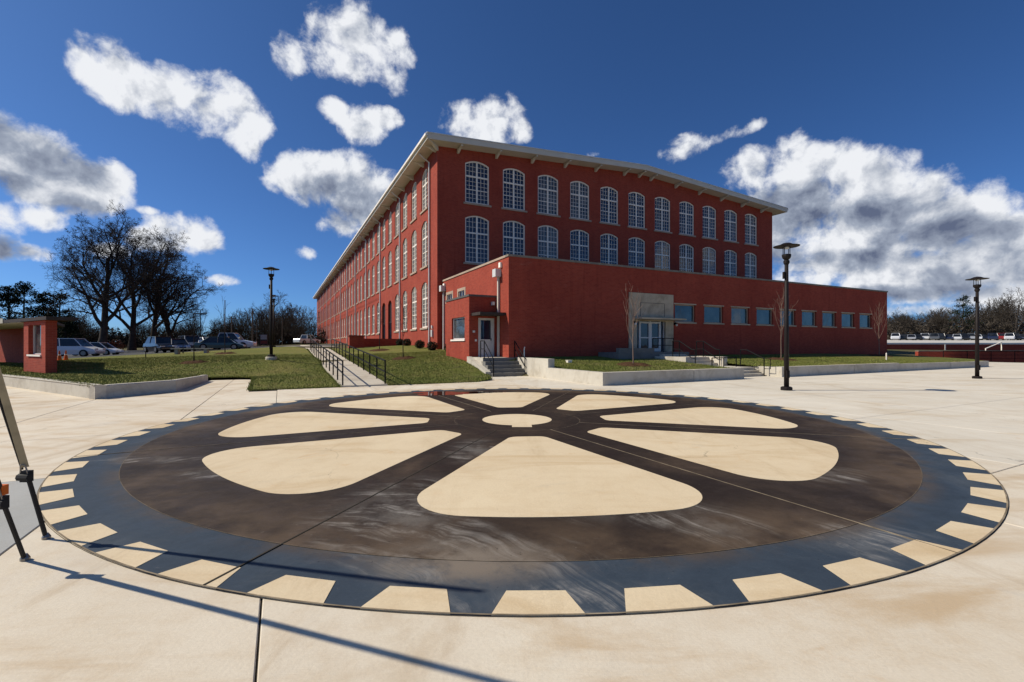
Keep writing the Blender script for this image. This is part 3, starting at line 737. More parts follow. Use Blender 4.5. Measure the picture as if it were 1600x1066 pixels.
# ------------------------------------------------------------------ MILL
MX, MY = ab(10.87, 34.66)
mill = thing('mill_building', 'long three-storey red brick mill with white arched windows and cream eaves', 'building', (MX, MY, 0), TH)
MW, ML = 40.5, 133.0; RISE = 1.25; EZ = 17.02
topS = lambda s: EZ + .02 + RISE * (1 - abs(s - MW / 2) / (MW / 2 + 1.1))
WW = 2.1; ROWS = [(3.1, 6.95), (8.25, 12.1), (13.05, 16.5)]
SW = [3.36 + 3.34 * i for i in range(11)]
mb = MB()
facade(mb, lambda s, z, d: (s, d, z), 0, MW, .4, topS, [(c - WW / 2, c + WW / 2, [(*ROWS[1], .29), (*ROWS[2], .29)]) for c in SW], MW / 2)
mb.build('south_wall', 'brick', mill)
NB = 37; LW = [3.6 + 3.45 * i for i in range(NB)]
DOORS = {4: 2.0, 5: 2.0}
mb = MB()
lcols = []
for i, c in enumerate(LW):
    r0 = (1.75, 6.6, .42) if i in DOORS else (*ROWS[0], .42)
    lcols.append((c - .95, c + .95, [r0, (*ROWS[1], .42), (*ROWS[2], .42)]))
facade(mb, lambda s, z, d: (d, s, z), 0, ML, .4, lambda s: EZ + .08, lcols)
mb.build('west_wall', 'brick', mill)
mb = MB(); mb.poly([(MW, 0, .4), (MW, ML, .4), (MW, ML, EZ + .08), (MW, 0, EZ + .08)]); mb.poly([(0, ML, .4), (MW, ML, .4), (MW, ML, EZ), (MW / 2, ML, EZ + RISE), (0, ML, EZ)])
mb.build('rear_wall', 'brick', mill)
mb = MB(); 
for p in ((.6, .6), ): mb.box(.5, .5, .4, MW - .5, ML - .5, 16.9)
mb.build('interior_core', 'dark_door', mill, uv=False)
# roof: low gable slab with deep overhang
OV = 1.1; TK = .42
def roofprism(x_off, z_off, y0, y1, th, mb, m):
    prof = [(-OV - x_off, EZ + z_off), (MW / 2, EZ + RISE + z_off), (MW + OV + x_off, EZ + z_off)]
    lo = [(x, z) for x, z in prof]; hi = [(x, z + th) for x, z in reversed(prof)]
    pr = lo + hi; n = 6
    mb.add([(x, y0, z) for x, z in pr] + [(x, y1, z) for x, z in pr],
           [(0, 1, 4, 5), (1, 2, 3, 4), (11, 10, 7, 6), (10, 9, 8, 7), (0, 6, 7, 1), (1, 7, 8, 2), (5, 4, 10, 11), (4, 3, 9, 10), (0, 5, 11, 6), (2, 8, 9, 3)], m)
mb = MB(); roofprism(0, 0, -OV, ML + .8, TK, mb, 0); roof = mb.build('roof', 'cream_paint', mill, uv=False)
mb = MB(); roofprism(.04, TK + .004, -OV - .04, ML + .84, .07, mb, 0); mb.build('roof_membrane', 'white_metal', roof, uv=False)
mb = MB(); mb.box(-OV - .16, -OV - .02, EZ + TK - .2, -OV - .003, ML + .8, EZ + TK - .01); mb.build('gutter', 'white_trim', roof, uv=False)
mb = MB(); mb.box(MW + OV + .003, -OV - .02, EZ + TK - .2, MW + OV + .15, ML + .8, EZ + TK - .01); mb.build('gutter', 'white_trim', roof, uv=False)
br = MB(); w = .085
prof = [(.02, 0), (-OV + .12, 0), (-OV + .12, -.10), (-OV * .55, -.13), (-.12, -.36), (.02, -.36)]
br.add([(-w, y, z) for y, z in prof] + [(w, y, z) for y, z in prof], [(0,1,2,3,4,5), (11,10,9,8,7,6)] + [(i, (i+1) % 6, 6 + (i+1) % 6, 6 + i) for i in range(6)])
bm_ = br.mesh('bracket', 'cream_paint', uv=False)
for s in [1.69 + 3.34 * i for i in range(12)] + [MW / 2]:
    obj('bracket', bm_, mill, (s, 0, topS(s) - .05 + (0.0)), 0)
o_ = obj('bracket', bm_, mill, (0, 0, EZ + .05), -math.pi / 4); o_.scale = (1, 1.4, 1)
for i in range(39):
    obj('bracket', bm_, mill, (0, .3 + 3.45 * i * .995, EZ + .05), -math.pi / 2)
# windows
frS = [win_meshes(WW, z1 - z0, .29, (z1 - z0) * .63, 6, 3, 's%d' % k) for k, (z0, z1) in enumerate(ROWS)]
frL = [win_meshes(1.9, z1 - z0, .42, (z1 - z0) * .64, 6, 3, 'l%d' % k) for k, (z0, z1) in enumerate(ROWS)]
rw = random.Random(11)
def put_window(set_, loc, rz, pale=.25, sill=True):
    f, mu, g, sm = set_; o = obj('window', f, mill, loc, rz)
    obj('muntin', mu, o); gg = obj('glass', g['glass_pale' if rw.random() < pale else 'glass'], o); gg.rotation_euler = (rw.uniform(-.012, .004), 0, rw.uniform(-.014, .014))
    if sill: obj('sill', sm, o)
for c in SW:
    for k in (1, 2): put_window(frS[k], (c, 0, ROWS[k][0]), 0, .12)
for i, c in enumerate(LW):
    for k in (0, 1, 2):
        if k == 0 and i in DOORS: continue
        put_window(frL[k], (0, c, ROWS[k][0]), -math.pi / 2, .5)
for i in DOORS:
    c = LW[i]
    mb = MB(); pts = [(-.95, 0), (-.95, 4.43)] + [(-.95 + 1.9 * j / 8, 4.43 + .42 * (1 - (2 * j / 8 - 1) ** 2)) for j in range(1, 8)] + [(.95, 4.43), (.95, 0)]
    mb.add([(x, .2, z) for x, z in pts], [tuple(range(len(pts)))])
    mb.box(-.95, .14, 0, -.83, .2, 4.4); mb.box(.83, .14, 0, .95, .2, 4.4); mb.box(-.83, .14, 2.35, .83, .2, 2.5); mb.box(-.05, .14, 0, .05, .2, 2.35)
    d = mb.build('entrance_door', 'dark_door', mill, (0, c, 1.75), -math.pi / 2, uv=False)
    for s in (-1, 1):
        MB().poly([(s * .12, .19, .35), (s * .76, .19, .35), (s * .76, .19, 2.25), (s * .12, .19, 2.25)]).build('glass', 'glass', d, uv=False)
# downspouts, band, lamps on west wall
dsm = MB(); dsm.tube([(-.95, 0, EZ - .02), (-.5, 0, EZ - .35), (-.1, 0, EZ - .6), (-.1, 0, 1.3)], .075, 8)
dsm = dsm.mesh('downspout', 'white_metal', uv=False)
for i in range(13): obj('downspout', dsm, mill, (0, 1.85 + 10.35 * i, 0))
mb = MB()
for c0, c1 in ((23, ML - 1),): mb.box(-.05, c0, 7.45, .0, c1, 7.6); mb.box(-.03, c0, 7.3, 0, c1, 7.45)
mb.build('belt_course', 'brick', mill)
MB().box(-.14, 1.02, 2.3, -.003, 1.3, 2.85).build('meter_box', 'white_metal', mill, uv=False)
MB().box(-.12, 1.05, 2.95, -.003, 1.25, 3.2).build('meter_box', 'white_metal', mill, uv=False)

# ------------------------------------------------------------------ ANNEX
AX, AY = ab(11.30, 22.97)
ann = thing('annex_building', 'single-storey red brick annex with a row of square windows in front of the mill', 'building', (AX, AY, 0), TH)
AL, AD, AH = 39.5, 11.66, 6.56
fw = [(12.5 + 2.8 * i, 14.43 + 2.8 * i) for i in range(9)]
mb = MB(); facade(mb, lambda s, z, d: (s, d, z), 0, AL, .2, lambda s: AH, [(9.13, 11.6, [(1.2, 3.2, 0)])] + [(a_, b_, [(3.2, 4.4, 0)]) for a_, b_ in fw], depth=.3)
mb.build('front_wall', 'brick', ann)
mb = MB(); facade(mb, lambda s, z, d: (d, s, z), 0, AD, .2, lambda s: AH, [(6.9, 8.1, [(4.95, 5.42, 0)]), (9.45, 10.6, [(4.95, 5.42, 0)])], depth=.2)
mb.build('west_wall', 'brick', ann)
mb = MB(); mb.poly([(AL, 0, .2), (AL, AD, .2), (AL, AD, AH), (AL, 0, AH)]); mb.poly([(0, AD, .2), (AL, AD, .2), (AL, AD, AH), (0, AD, AH)]); mb.build('rear_wall', 'brick', ann)
MB().box(.35, .35, 6.1, AL - .3, AD - .02, 6.3).build('roof', 'roof_dark', ann, uv=False)
MB().box(.5, .5, .3, AL - .5, AD - .3, 6.0).build('interior_core', 'dark_door', ann, uv=False)
MB().box(-.05, -.05, AH, AL + .05, .34, AH + .12).build('coping', 'coping', ann, uv=False)
MB().box(-.05, .343, AH, .34, AD, AH + .12).build('coping', 'sill_stone', ann, uv=False)
MB().box(AL - .3, .343, AH, AL + .05, AD, AH + .12).build('coping', 'coping', ann, uv=False)
for i, (a_, b_) in enumerate(fw):
    mb = MB(); w = b_ - a_
    mb.box(0, .12, 0, w, .2, .06); mb.box(0, .12, 1.14, w, .2, 1.2); mb.box(0, .12, .06, .06, .2, 1.14); mb.box(w - .06, .12, .06, w, .2, 1.14)
    wd = mb.build('window', 'sill_stone', ann, (a_, 0, 3.2), 0, uv=False)
    MB().poly([(.06, .17, .06), (w - .06, .17, .06), (w - .06, .17, 1.14), (.06, .17, 1.14)]).build('glass', 'glass_teal', wd, uv=False)
    MB().box(-.08, -.05, -.09, w + .08, .13, -.003).build('sill', 'surround', wd, uv=False)
    MB().box(-.08, -.012, 1.203, w + .08, .05, 1.28).build('lintel', 'surround', wd, uv=False)
for (a_, b_) in ((6.9, 8.1), (9.45, 10.6)):
    mb = MB(); w = b_ - a_
    mb.box(.05, 0, 0, .12, w, .05); mb.box(.05, 0, .42, .12, w, .47); mb.box(.05, 0, .05, .12, .05, .42); mb.box(.05, w - .05, .05, .12, w, .42); mb.box(.05, w / 2 - .02, .05, .12, w / 2 + .02, .42)
    wd = mb.build('small_window', 'white_metal', ann, (0, a_, 4.95), 0, uv=False)
    MB().poly([(.1, .05, .05), (.1, w - .05, .05), (.1, w - .05, .42), (.1, .05, .42)]).build('glass', 'glass', wd, uv=False)
    mb = MB(); mb.box(-.014, -.22, .48, .01, w + .22, .68); mb.box(-.014, -.22, 0, .01, -.01, .48); mb.box(-.014, w + .01, 0, .01, w + .22, .48); mb.build('mortar_patch', 'sill_stone', wd, uv=False)
    MB().box(-.03, -.3, -.17, .04, w + .3, -.004).build('sill', 'sill_stone', wd, uv=False)
# main door surround
sur = MB()
facade(sur, lambda s, z, d: (s, d - .07, z), 8.5, 12.3, .9, lambda s: 5.0, [(9.13, 11.6, [(1.2, 3.2, 0)])], depth=.3)
sur.poly([(8.5, -.07, .9), (8.5, 0, .9), (8.5, 0, 5), (8.5, -.07, 5)]); sur.poly([(12.3, -.07, .9), (12.3, 0, .9), (12.3, 0, 5), (12.3, -.07, 5)]); sur.poly([(8.5, -.07, 5), (12.3, -.07, 5), (12.3, 0, 5), (8.5, 0, 5)])
sr = sur.build('door_surround', 'surround', ann, uv=False)
mb = MB(); mb.box(9.4, -.085, 4.36, 11.5, -.073, 4.385); mb.box(11.475, -.085, 3.5, 11.5, -.073, 4.355); mb.box(9.4, -.085, 3.5, 9.425, -.073, 4.355); mb.build('panel_groove', 'roof_dark', sr, uv=False)
MB().box(8.75, -.95, 3.27, 12.55, -.073, 3.37).build('canopy', 'surround', sr, uv=False)
dd = MB()
for x0, x1 in ((9.13, 9.2), (9.42, 9.5), (10.32, 10.44), (11.22, 11.30), (11.53, 11.6)): dd.box(x0, .06, 1.2, x1, .16, 3.2)
for x0, x1 in ((9.5, 10.32), (10.44, 11.22)):
    dd.box(x0, .065, 3.05, x1, .15, 3.17); dd.box(x0, .065, 1.21, x1, .15, 1.42); dd.box(x0, .065, 2.08, x1, .15, 2.16)
    dd.box(x0, .066, 1.42, x0 + .07, .15, 3.05); dd.box(x1 - .07, .066, 1.42, x1, .15, 3.05)
door = dd.build('double_door', 'white_metal', ann, uv=False)
for x0, x1 in ((9.2, 9.42), (9.57, 10.25), (10.51, 11.15), (11.3, 11.53)):
    MB().poly([(x0, .13, 1.22), (x1, .13, 1.22), (x1, .13, 3.16), (x0, .13, 3.16)]).build('glass', 'glass', door, uv=False)
for x in (8.83, 12.45):
    lm = MB(); lm.box(-.06, -.09, 0, .06, 0, .16); lm.tube([(0, -.09, .1), (0, -.24, .1)], .03, 6)
    l = lm.build('wall_lamp', 'black_metal', ann, (x, -.073 if x < 12 else -.004, 3.0), uv=False)
    MB().lathe([(.03, -.12), (.075, -.08), (.075, 0), (.03, .04)], 10).build('bulb', 'lens', l, (0, -.2, .02), uv=False)
# vestibule on the west side
VX, V0, V1, VH = -1.71, 1.63, 5.72, 4.42
mb = MB(); facade(mb, lambda s, z, d: (VX + d, s, z), V0, V1, .2, lambda s: VH, [(2.34, 4.6, [(1.98, 3.3, 0)])], depth=.2)
facade(mb, lambda s, z, d: (s, V0 + d, z), VX, -.003, .2, lambda s: VH, [(-1.15, -.12, [(.95, 3.2, 0)])], depth=.2)
mb.poly([(VX, V1, .2), (0, V1, .2), (0, V1, VH), (VX, V1, VH)]); ves = mb.build('vestibule', 'brick', ann)
MB().box(VX + .25, V0 + .25, .3, -.01, V1 - .2, VH - .2).build('interior_core', 'dark_door', ves, uv=False)
MB().box(VX - .04, V0 - .04, VH, -.004, V1 + .04, VH + .11).build('roof', 'roof_dark', ves, uv=False)
mb = MB(); mb.box(.1, 0, 0, .17, 2.26, .07); mb.box(.1, 0, 1.25, .17, 2.26, 1.32); mb.box(.1, 0, .07, .17, .07, 1.25); mb.box(.1, 2.19, .07, .17, 2.26, 1.25)
wd = mb.build('vestibule_window', 'white_metal', ann, (VX, 2.34, 1.98), 0, uv=False)
MB().poly([(.15, .07, .07), (.15, 2.19, .07), (.15, 2.19, 1.25), (.15, .07, 1.25)]).build('glass', 'glass_pale', wd, uv=False)
MB().box(-.06, -.1, -.1, .1, 2.36, -.004).build('sill', 'white_trim', wd, uv=False)
mb = MB(); mb.box(-1.15, .05, 0, -1.06, .16, 2.25); mb.box(-.22, .05, 0, -.12, .16, 2.25); mb.box(-1.06, .05, 2.13, -.22, .16, 2.25)
mb.box(-1.06, .08, 0, -.22, .14, 1.02); mb.box(-1.06, .081, 1.02, -.96, .14, 2.13); mb.box(-.32, .081, 1.02, -.22, .14, 2.13)
dr = mb.build('side_door', 'white_metal', ann, (0, V0, .95), uv=False)
MB().poly([(-.96, .12, 1.02), (-.32, .12, 1.02), (-.32, .12, 2.13), (-.96, .12, 2.13)]).build('glass', 'glass', dr, uv=False)
MB().box(-.36, .04, .95, -.3, .08, 1.1).build('handle', 'steel', dr, uv=False)
MB().box(-1.58, .33, 3.3, .04 - .05, V0 - .004, 3.46).build('side_canopy', 'canopy_dark', ann, uv=False)
MB().box(-1.5, V0 - .04, 2.35, -1.36, V0 - .003, 2.47).build('door_bell', 'white_metal', ann, uv=False)
MB().box(-1.36, V0 - .03, 1.85, -1.24, V0 - .003, 1.97).build('intercom', 'white_metal', ann, uv=False)
l = MB().box(-.35, V0 - .2, 3.95, -.2, V0 - .01, 4.15).build('flood_lamp', 'white_metal', ann, uv=False)
for (y, zt, zb, tint) in ((1.2, 5.55, .97, 'bark_pale'), (11.2, 5.75, 1.1, 'white_metal')):
    d = MB().box(-.13, y - .06, zb, -.03, y + .06, zt).build('downspout', 'white_metal' if y > 5 else 'cream_paint', ann, uv=False)
    MB().prism([(-.36, y - .22), (-.003, y - .22), (-.003, y + .22), (-.36, y + .22)], zt + .004, zt + .45).build('conductor_head', 'white_metal', d, uv=False)
MB().box(-.12, .85, 6.08, -.003, 1.1, 6.36).build('security_light', 'white_trim', ann, uv=False)
MB().box(-.12, 10.95, 6.1, -.003, 11.3, 6.36).build('security_light', 'white_trim', ann, uv=False)

# ------------------------------------------------------------------ site stairs, walls, railings (local x = a, y = b)
def steps(t, a0, a1, b0, z0, n, riser, tread, mat, landing_b, ox, oy):
    for i in range(n):
        bb = b0 + tread * i; mb = MB()
        mb.box(a0 - ox, bb - oy - .02, z0 + riser * i, a1 - ox, (b0 + tread * (i + 1) if i < n - 1 else landing_b) - oy - .023, z0 + riser * (i + 1) - .002)
        if i: mb.box(a0 - ox, bb - oy, -.1, a1 - ox, bb + tread - oy - .03, z0 + riser * i - .003)
        mb.build('step', mat if i < n - 1 else mat, t, uv=False)
st = site('entrance_steps', 'five dark concrete steps rising to the side door under the small canopy', 'steps', 9.75, 21.75)
steps(st, 9.75, 11.74, 21.75, 0, 5, .19, .3, 'step_and_shade_stone', 22.96, 9.75, 21.75)
MB().box(-.0, 1.22, .1, 1.54, 2.84, .953).build('landing', 'concrete_wall', st, uv=False)
mb = MB(); mb.prism([(-.3, .15), (-.005, .15), (-.005, 2.84), (-.3, 2.84)], -.1, lambda p: min(.99, .99 if p[1] > 1 else .25)); mb.build('cheek_wall', 'concrete_wall', st, uv=False)
mb = MB(); mb.box(1.56, 1.24, -.1, 2.4, 1.5, .94); mb.build('cheek_wall', 'concrete_wall', st, uv=False)
def rail(t, pts, posts, h=.95, mid=.5, r=.028, ends=True):
    "pts: floor points of the rail line; posts: indices/params of floor points that carry a post"
    top = [(x, y, z + h) for x, y, z in pts]
    MB().tube(top, r, 6).build('top_rail', 'black_metal', t, uv=False)
    if mid: MB().tube([(x, y, z + mid) for x, y, z in pts], r * .8, 6).build('mid_rail', 'black_metal', t, uv=False)
    for x, y, z in posts: MB().tube([(x, y, z - .06), (x, y, z + h)], r, 6).build('post', 'black_metal', t, uv=False)
for (a_, lab) in ((9.82, 'black handrail left of the side door steps'), (11.66, 'black handrail right of the side door steps')):
    t = site('handrail', lab, 'handrail', a_, 21.7, 0, 'handrails of the side door steps')
    P0, P1, P2 = (0, 0.04, 0.0), (0, 1.25, .95), (0, 1.75, .95)
    rail(t, [P0, P1, P2], [P0, P1, P2], .92, .48)
pw = site('planter_wall', 'tall pale concrete wall stub beside the side door steps', 'retaining wall', 11.75, 19.5)
MB().prism([(0, 0), (.36, 0), (.36, 3.45), (0, 3.45)], -.1, .96).build('wall_section', 'concrete_wall', pw, uv=False)
pw = site('planter_wall', 'low pale concrete planter wall with corner nearest the gear, right of the side steps', 'retaining wall', 11.6, 15)
MB().box(0, .303, -.1, .3, 4.48, .53).build('wall_section', 'concrete_wall', pw, uv=False)
MB().box(0, 0, -.1, 5.1, .3, .53).build('wall_section', 'concrete_wall', pw, uv=False)
MB().box(5.13, 0, -.1, 8.5, .3, .53).build('wall_section', 'concrete_wall', pw, uv=False)
pw = site('planter_wall', 'long low grey concrete planter wall running right behind the large lamp post', 'retaining wall', 23, 15)
MB().box(0, 0, -.1, 6.6, .3, .52).build('wall_section', 'concrete_wall', pw, uv=False)
MB().box(6.63, 0, -.1, 11.6, .3, .52).build('wall_section', 'concrete_wall', pw, uv=False)
MB().box(11.6, .01, -.1, 18.4, .31, .46).build('wall_section', 'concrete_wall', pw, uv=False)
MB().box(18.43, .01, -.1, 24.6, .31, .44).build('wall_section', 'concrete_wall', pw, uv=False)
MB().box(0, .303, -.1, .3, 1.6, .5).build('wall_section', 'concrete_wall', pw, uv=False)
st2 = site('terrace_steps', 'two short flights of concrete steps leading from the plaza to the annex double door', 'steps', 20.1, 15.9)
steps(st2, 20.15, 22.9, 15.9, 0, 3, .15, .3, 'concrete_wall', 18.6, 20.1, 15.9)
MB().box(.05, .9, -.1, 2.8, 2.68, .446).build('landing', 'concrete_walk', st2, uv=False)
steps(st2, 20.45, 22.6, 18.6, .45, 3, .166, .3, 'concrete_walk', 21.0, 20.1, 15.9)
MB().box(.35, 3.6, -.1, 2.5, 5.08, .944).build('landing', 'concrete_walk', st2, uv=False)
MB().prism([(0, 2.7), (.345, 2.7), (.345, 5.1), (0, 5.1)], -.1, .97).build('cheek_wall', 'concrete_wall', st2, uv=False)
MB().prism([(2.505, 2.3), (2.85, 2.3), (2.85, 5.1), (2.505, 5.1)], -.1, .97).build('cheek_wall', 'concrete_wall', st2, uv=False)
MB().box(-2.7, 5.11, .2, 2.9, 7.05, 1.2).build('door_landing', 'step_and_shade_stone', st2, uv=False)  # darker stone here puts the landing's shadow into its colour
MB().box(-2.7, 5.11, 1.203, 0, 5.36, 1.46).build('parapet', 'step_and_shade_stone', st2, uv=False)  # shade painted in by the darker stone, as on the landing
MB().box(.4, 4.8, .95, 2.4, 5.1, 1.08).build('step', 'concrete_walk', st2, uv=False)
for (a_, lab) in ((20.55, 'left black handrail of the upper steps below the annex door'), (22.5, 'right black handrail of the upper steps below the annex door')):
    t = site('handrail', lab, 'handrail', a_, 18.6, .45, 'handrails of the terrace steps')
    P0, P1, P2, P3 = (0, -.25, 0), (0, .0, .02), (0, .9, .5), (0, 1.4, .5); rail(t, [P0, P1, P2, P3], [P0, P3, P2], .92, .45)
t = site('handrail', 'black handrail with looped end at the lowest terrace steps by the plaza', 'handrail', 22.75, 15.9, 0)
rail(t, [(0, -.1, 0), (0, .9, .45), (0, 1.3, .45)], [(0, -.1, 0), (0, 1.3, .45)], .92, 0)
MB().tube([(0, -.1, .92), (.0, -.45, .92), (0, -.45, .4), (0, -.1, .4)], .02, 6).build('end_loop', 'black_metal', t, uv=False)
t = site('guard_rail', 'low horizontal black rail between the two flights of terrace steps', 'rail', 20.5, 17.2, .45)
rail(t, [(0, 0, 0), (1.9, 0, 0)], [(0, 0, 0), (.9, 0, 0), (1.9, 0, 0)], .5, 0)
t = site('guard_rail', 'black guard rail along the landing at the annex double door', 'rail', 20.15, 21.2, 1.2)
rail(t, [(0, 0, 0), (1.7, 0, 0)], [(0, 0, 0), (.85, 0, 0), (1.7, 0, 0)], .85, .42)
for (a_, lab) in ((2.18, 'black post-and-rail handrail along the left side of the sloping walk'), (3.82, 'black post-and-rail handrail along the right side of the sloping walk')):
    t = site('handrail', lab, 'handrail', a_, 19.2, 0, 'handrails of the sloping walk')
    pp = [(0, 1.83 * i, rampz(19.2 + 1.83 * i) + .04) for i in range(13)]; rail(t, pp, pp, .96, .5, .032)
# terrace wall at the mill entrance
tw = site('entrance_pier', 'square brick pier at the head of the sloping walk before the mill entrance', 'pier', 5.5, 43.4, 1.2)
MB().box(0, 0, -.2, 1.25, 1.1, 1.2).build('shaft', 'brick', tw); MB().box(-.06, -.06, 1.2, 1.31, 1.16, 1.32).build('cap', 'brick_dark', tw)
tw = site('terrace_wall', 'low brick terrace wall between the square pier and the mill entrance doors', 'wall', 6.9, 46, 1.3)
MB().box(0, 0, -.3, 3.9, .35, .95).build('wall_section', 'brick', tw); MB().box(0, .36, -.3, .35, 5, .95).build('wall_section', 'brick', tw)

# ------------------------------------------------------------------ lamp posts
def lamp_post():
    t = thing('lamp_post', '', 'lamp post')
    mb = MB(); mb.lathe([(.19, 0), (.19, .10), (.15, .13)], 12); mb.build('base', 'bronze', t, uv=False)
    MB().tube([(0, 0, .1), (0, 0, 2.2), (0, 0, 4.62)], [.085, .075, .062], 12).build('pole', 'bronze', t, smooth=True, uv=False)
    MB().box(-.05, -.115, .45, .05, -.06, .72).build('access_cover', 'bronze', t, uv=False)
    MB().box(-.12, -.05, 4.05, -.07, .05, 4.3).build('sensor_box', 'bronze', t, uv=False)
    MB().lathe([(.062, 4.55), (.10, 4.62), (.10, 4.70), (.07, 4.73), (.13, 4.80), (.15, 4.86), (.15, 4.93), (.05, 4.95)], 14).build('collar', 'bronze', t, uv=False)
    hd = MB().lathe([(.06, 5.19), (.42, 5.215), (.43, 5.235), (.26, 5.27), (.12, 5.34), (.02, 5.36)], 24).build('head_disc', 'bronze', t, smooth=False, uv=False)
    for k in range(4):
        x, y = .125 * math.cos(k * math.pi / 2 + .5), .125 * math.sin(k * math.pi / 2 + .5)
        MB().tube([(x, y, 4.9), (x, y, 5.22)], .013, 5).build('strut', 'bronze', t, uv=False)
    MB().lathe([(.02, 5.12), (.09, 5.14), (.09, 5.2)], 12).build('lens', 'lens', hd, uv=False)
    return t
l0 = lamp_post()
LP = [(9.98, 16.8, 0, 1, 'tall dark bronze lamp post nearest the gear, standing before the annex windows'),
      (22.75, 22.6, 0, .93, 'dark bronze lamp post at the far right of the plaza'),
      (-13.7, 26.3, None, .955, 'dark bronze lamp post on the left lawn, the nearer of the pair'),
      (-23.2, 45, None, .95, 'dark bronze lamp post farther back, half behind the nearer lamp on the left lawn')]
for i, (x, y, z, s, lab) in enumerate(LP):
    o = l0 if i == 0 else copy_tree(l0)
    o.location = (x, y, T(x, y) if z is None else z + .004); o.scale = (1, 1, s); tag(o, lab, 'lamp post', 'bronze lamp posts')
t = thing('lamp_footing', 'round pale concrete footing under the nearer lamp on the left lawn', 'footing', (-13.7, 26.3, T(-13.7, 26.3) - .1))
MB().lathe([(.3, 0), (.3, .16), (.27, .19)], 16).build('footing', 'concrete_wall', t, uv=False)
for o in bpy.data.objects:
    if o.get('label', '').startswith('dark bronze lamp post on the left lawn'): o.location.z += .09

# ------------------------------------------------------------------ brick shelter at left
KX, KY = -20.4, 20.2
E2 = Vector((.507, .862)); kr = math.atan2(-.507, .862)
kt = thing('brick_shelter', 'small flat-roofed brick shelter at the left edge of the lawn', 'shelter', (KX, KY, .36), kr)
mb = MB(); facade(mb, lambda s, z, d: (s, d, z), -2.9, 0, -.3, lambda s: 2.36, [(-2.25, -.55, [(.85, 2.2, 0)])], depth=.36)
mb.poly([(0, 0, -.3), (0, .38, -.3), (0, .38, 2.36), (0, 0, 2.36)]); mb.poly([(-2.9, .38, -.3), (0, .38, -.3), (0, .38, 2.36), (-2.9, .38, 2.36)])
mb.build('front_wall', 'brick', kt)
mb = MB(); mb.prism([(-2.9, .05), (-2.9, .36), (-10, 2.9), (-20, 2.9), (-20, 2.6), (-10, 2.6)], -.3, 2.36); mb.build('recessed_wall', 'brick', kt)
MB().prism([(-4.3, .52), (-4.32, .47), (-6.2, 1.15), (-6.18, 1.2)], -.1, 2.1).build('door', 'dark_door', kt, uv=False)
mb = MB(); mb.box(-2.22, .16, .85, -.58, .22, .9); mb.box(-2.25, .16, .9, -2.2, .22, 2.2); mb.box(-.6, .16, .9, -.55, .22, 2.2); w_ = mb.build('window', 'white_metal', kt, uv=False)
MB().poly([(-2.2, .2, .9), (-.6, .2, .9), (-.6, .2, 2.2), (-2.2, .2, 2.2)]).build('glass', 'glass_pale', w_, uv=False)
MB().box(-2.3, -.05, .77, -.5, .14, .846).build('sill', 'white_trim', w_, uv=False)
rf = MB().prism([(.55, -.12), (.55, .95), (-3, .95), (-10, 3.4), (-20, 3.4), (-20, -.12)], 2.37, 2.52).build('roof', 'canopy_dark', kt, uv=False)
MB().prism([(-3.2, -.06), (-3.2, .3), (-9.9, 2.5), (-19.8, 2.5), (-19.8, -.06)], 2.345, 2.367).build('soffit', 'curtain', rf, uv=False)
MB().box(-20, -.14, 2.36, -5.5, -.123, 2.6).build('fascia', 'curtain', rf, uv=False)

# ------------------------------------------------------------------ tent straps at the left edge
def strap(label, base, d, ztop, zr, main_mat, w, extra):
    t = thing('guy_strap', label, 'strap', (base[0], base[1], 0))
    D = Vector(d) / d[2]
    pt = lambda z: D * z
    MB().tube([pt(0), pt(zr - .06)], .016, 6).build('lower_strap', 'strap_black', t, uv=False)
    side = Vector((.62, .78, 0)) * w; th = Vector((.78, -.62, 0)) * .003
    mb = MB(); a, b = pt(zr + .05), pt(ztop)
    vs = [a - side - th, a + side - th, a + side + th, a - side + th, b - side - th, b + side - th, b + side + th, b - side + th]
    mb.add(vs, [(0,3,2,1),(4,5,6,7),(0,1,5,4),(1,2,6,5),(2,3,7,6),(3,0,4,7)]); mb.build('webbing', main_mat, t, uv=False)
    mb = MB(); c = pt(zr); mb.box(c.x - .035, c.y - .025, c.z - .07, c.x + .035, c.y + .02, c.z + .02)
    mb.tube([c + Vector((-.045, -.02, -.03)), c + Vector((.045, -.02, -.03))], .03, 8); rt = mb.build('ratchet', 'strap_black', t, uv=False)
    MB().tube([c + Vector((-.03, -.02, 0)), c + Vector((-.015, -.035, .075)), c + Vector((.02, -.035, .075)), c + Vector((.03, -.02, 0))], .006, 6).build('handle', 'steel', rt, uv=False)
    if extra: MB().tube([pt(zr + .03) + Vector((-.03, 0, 0)), pt(ztop * .55) + Vector((-.07, .0, 0)), pt(ztop) + Vector((-.12, 0, 0))], .009, 6).build('rope', 'strap_black', t, uv=False)
    else: MB().box(c.x - .03, c.y - .025, c.z + .03, c.x + .035, c.y + .015, c.z + .10).build('tag', 'safety_orange', t, uv=False)
    MB().lathe([(.03, 0), (.03, .02), (.014, .05)], 8).build('anchor', 'steel', t, uv=False)
strap('beige webbing strap with ratchet anchored in the plaza beside the gear rim', (-3.96, 3.93), (-.04, -.33, 1.4), 3.62, .6, 'webbing', .023, True)
strap('dark strap with orange hook at the far left edge, nearest the camera', (-3.73, 3.54), (.084, -.25, .588), 3.6, .55, 'strap_black', .026, False)

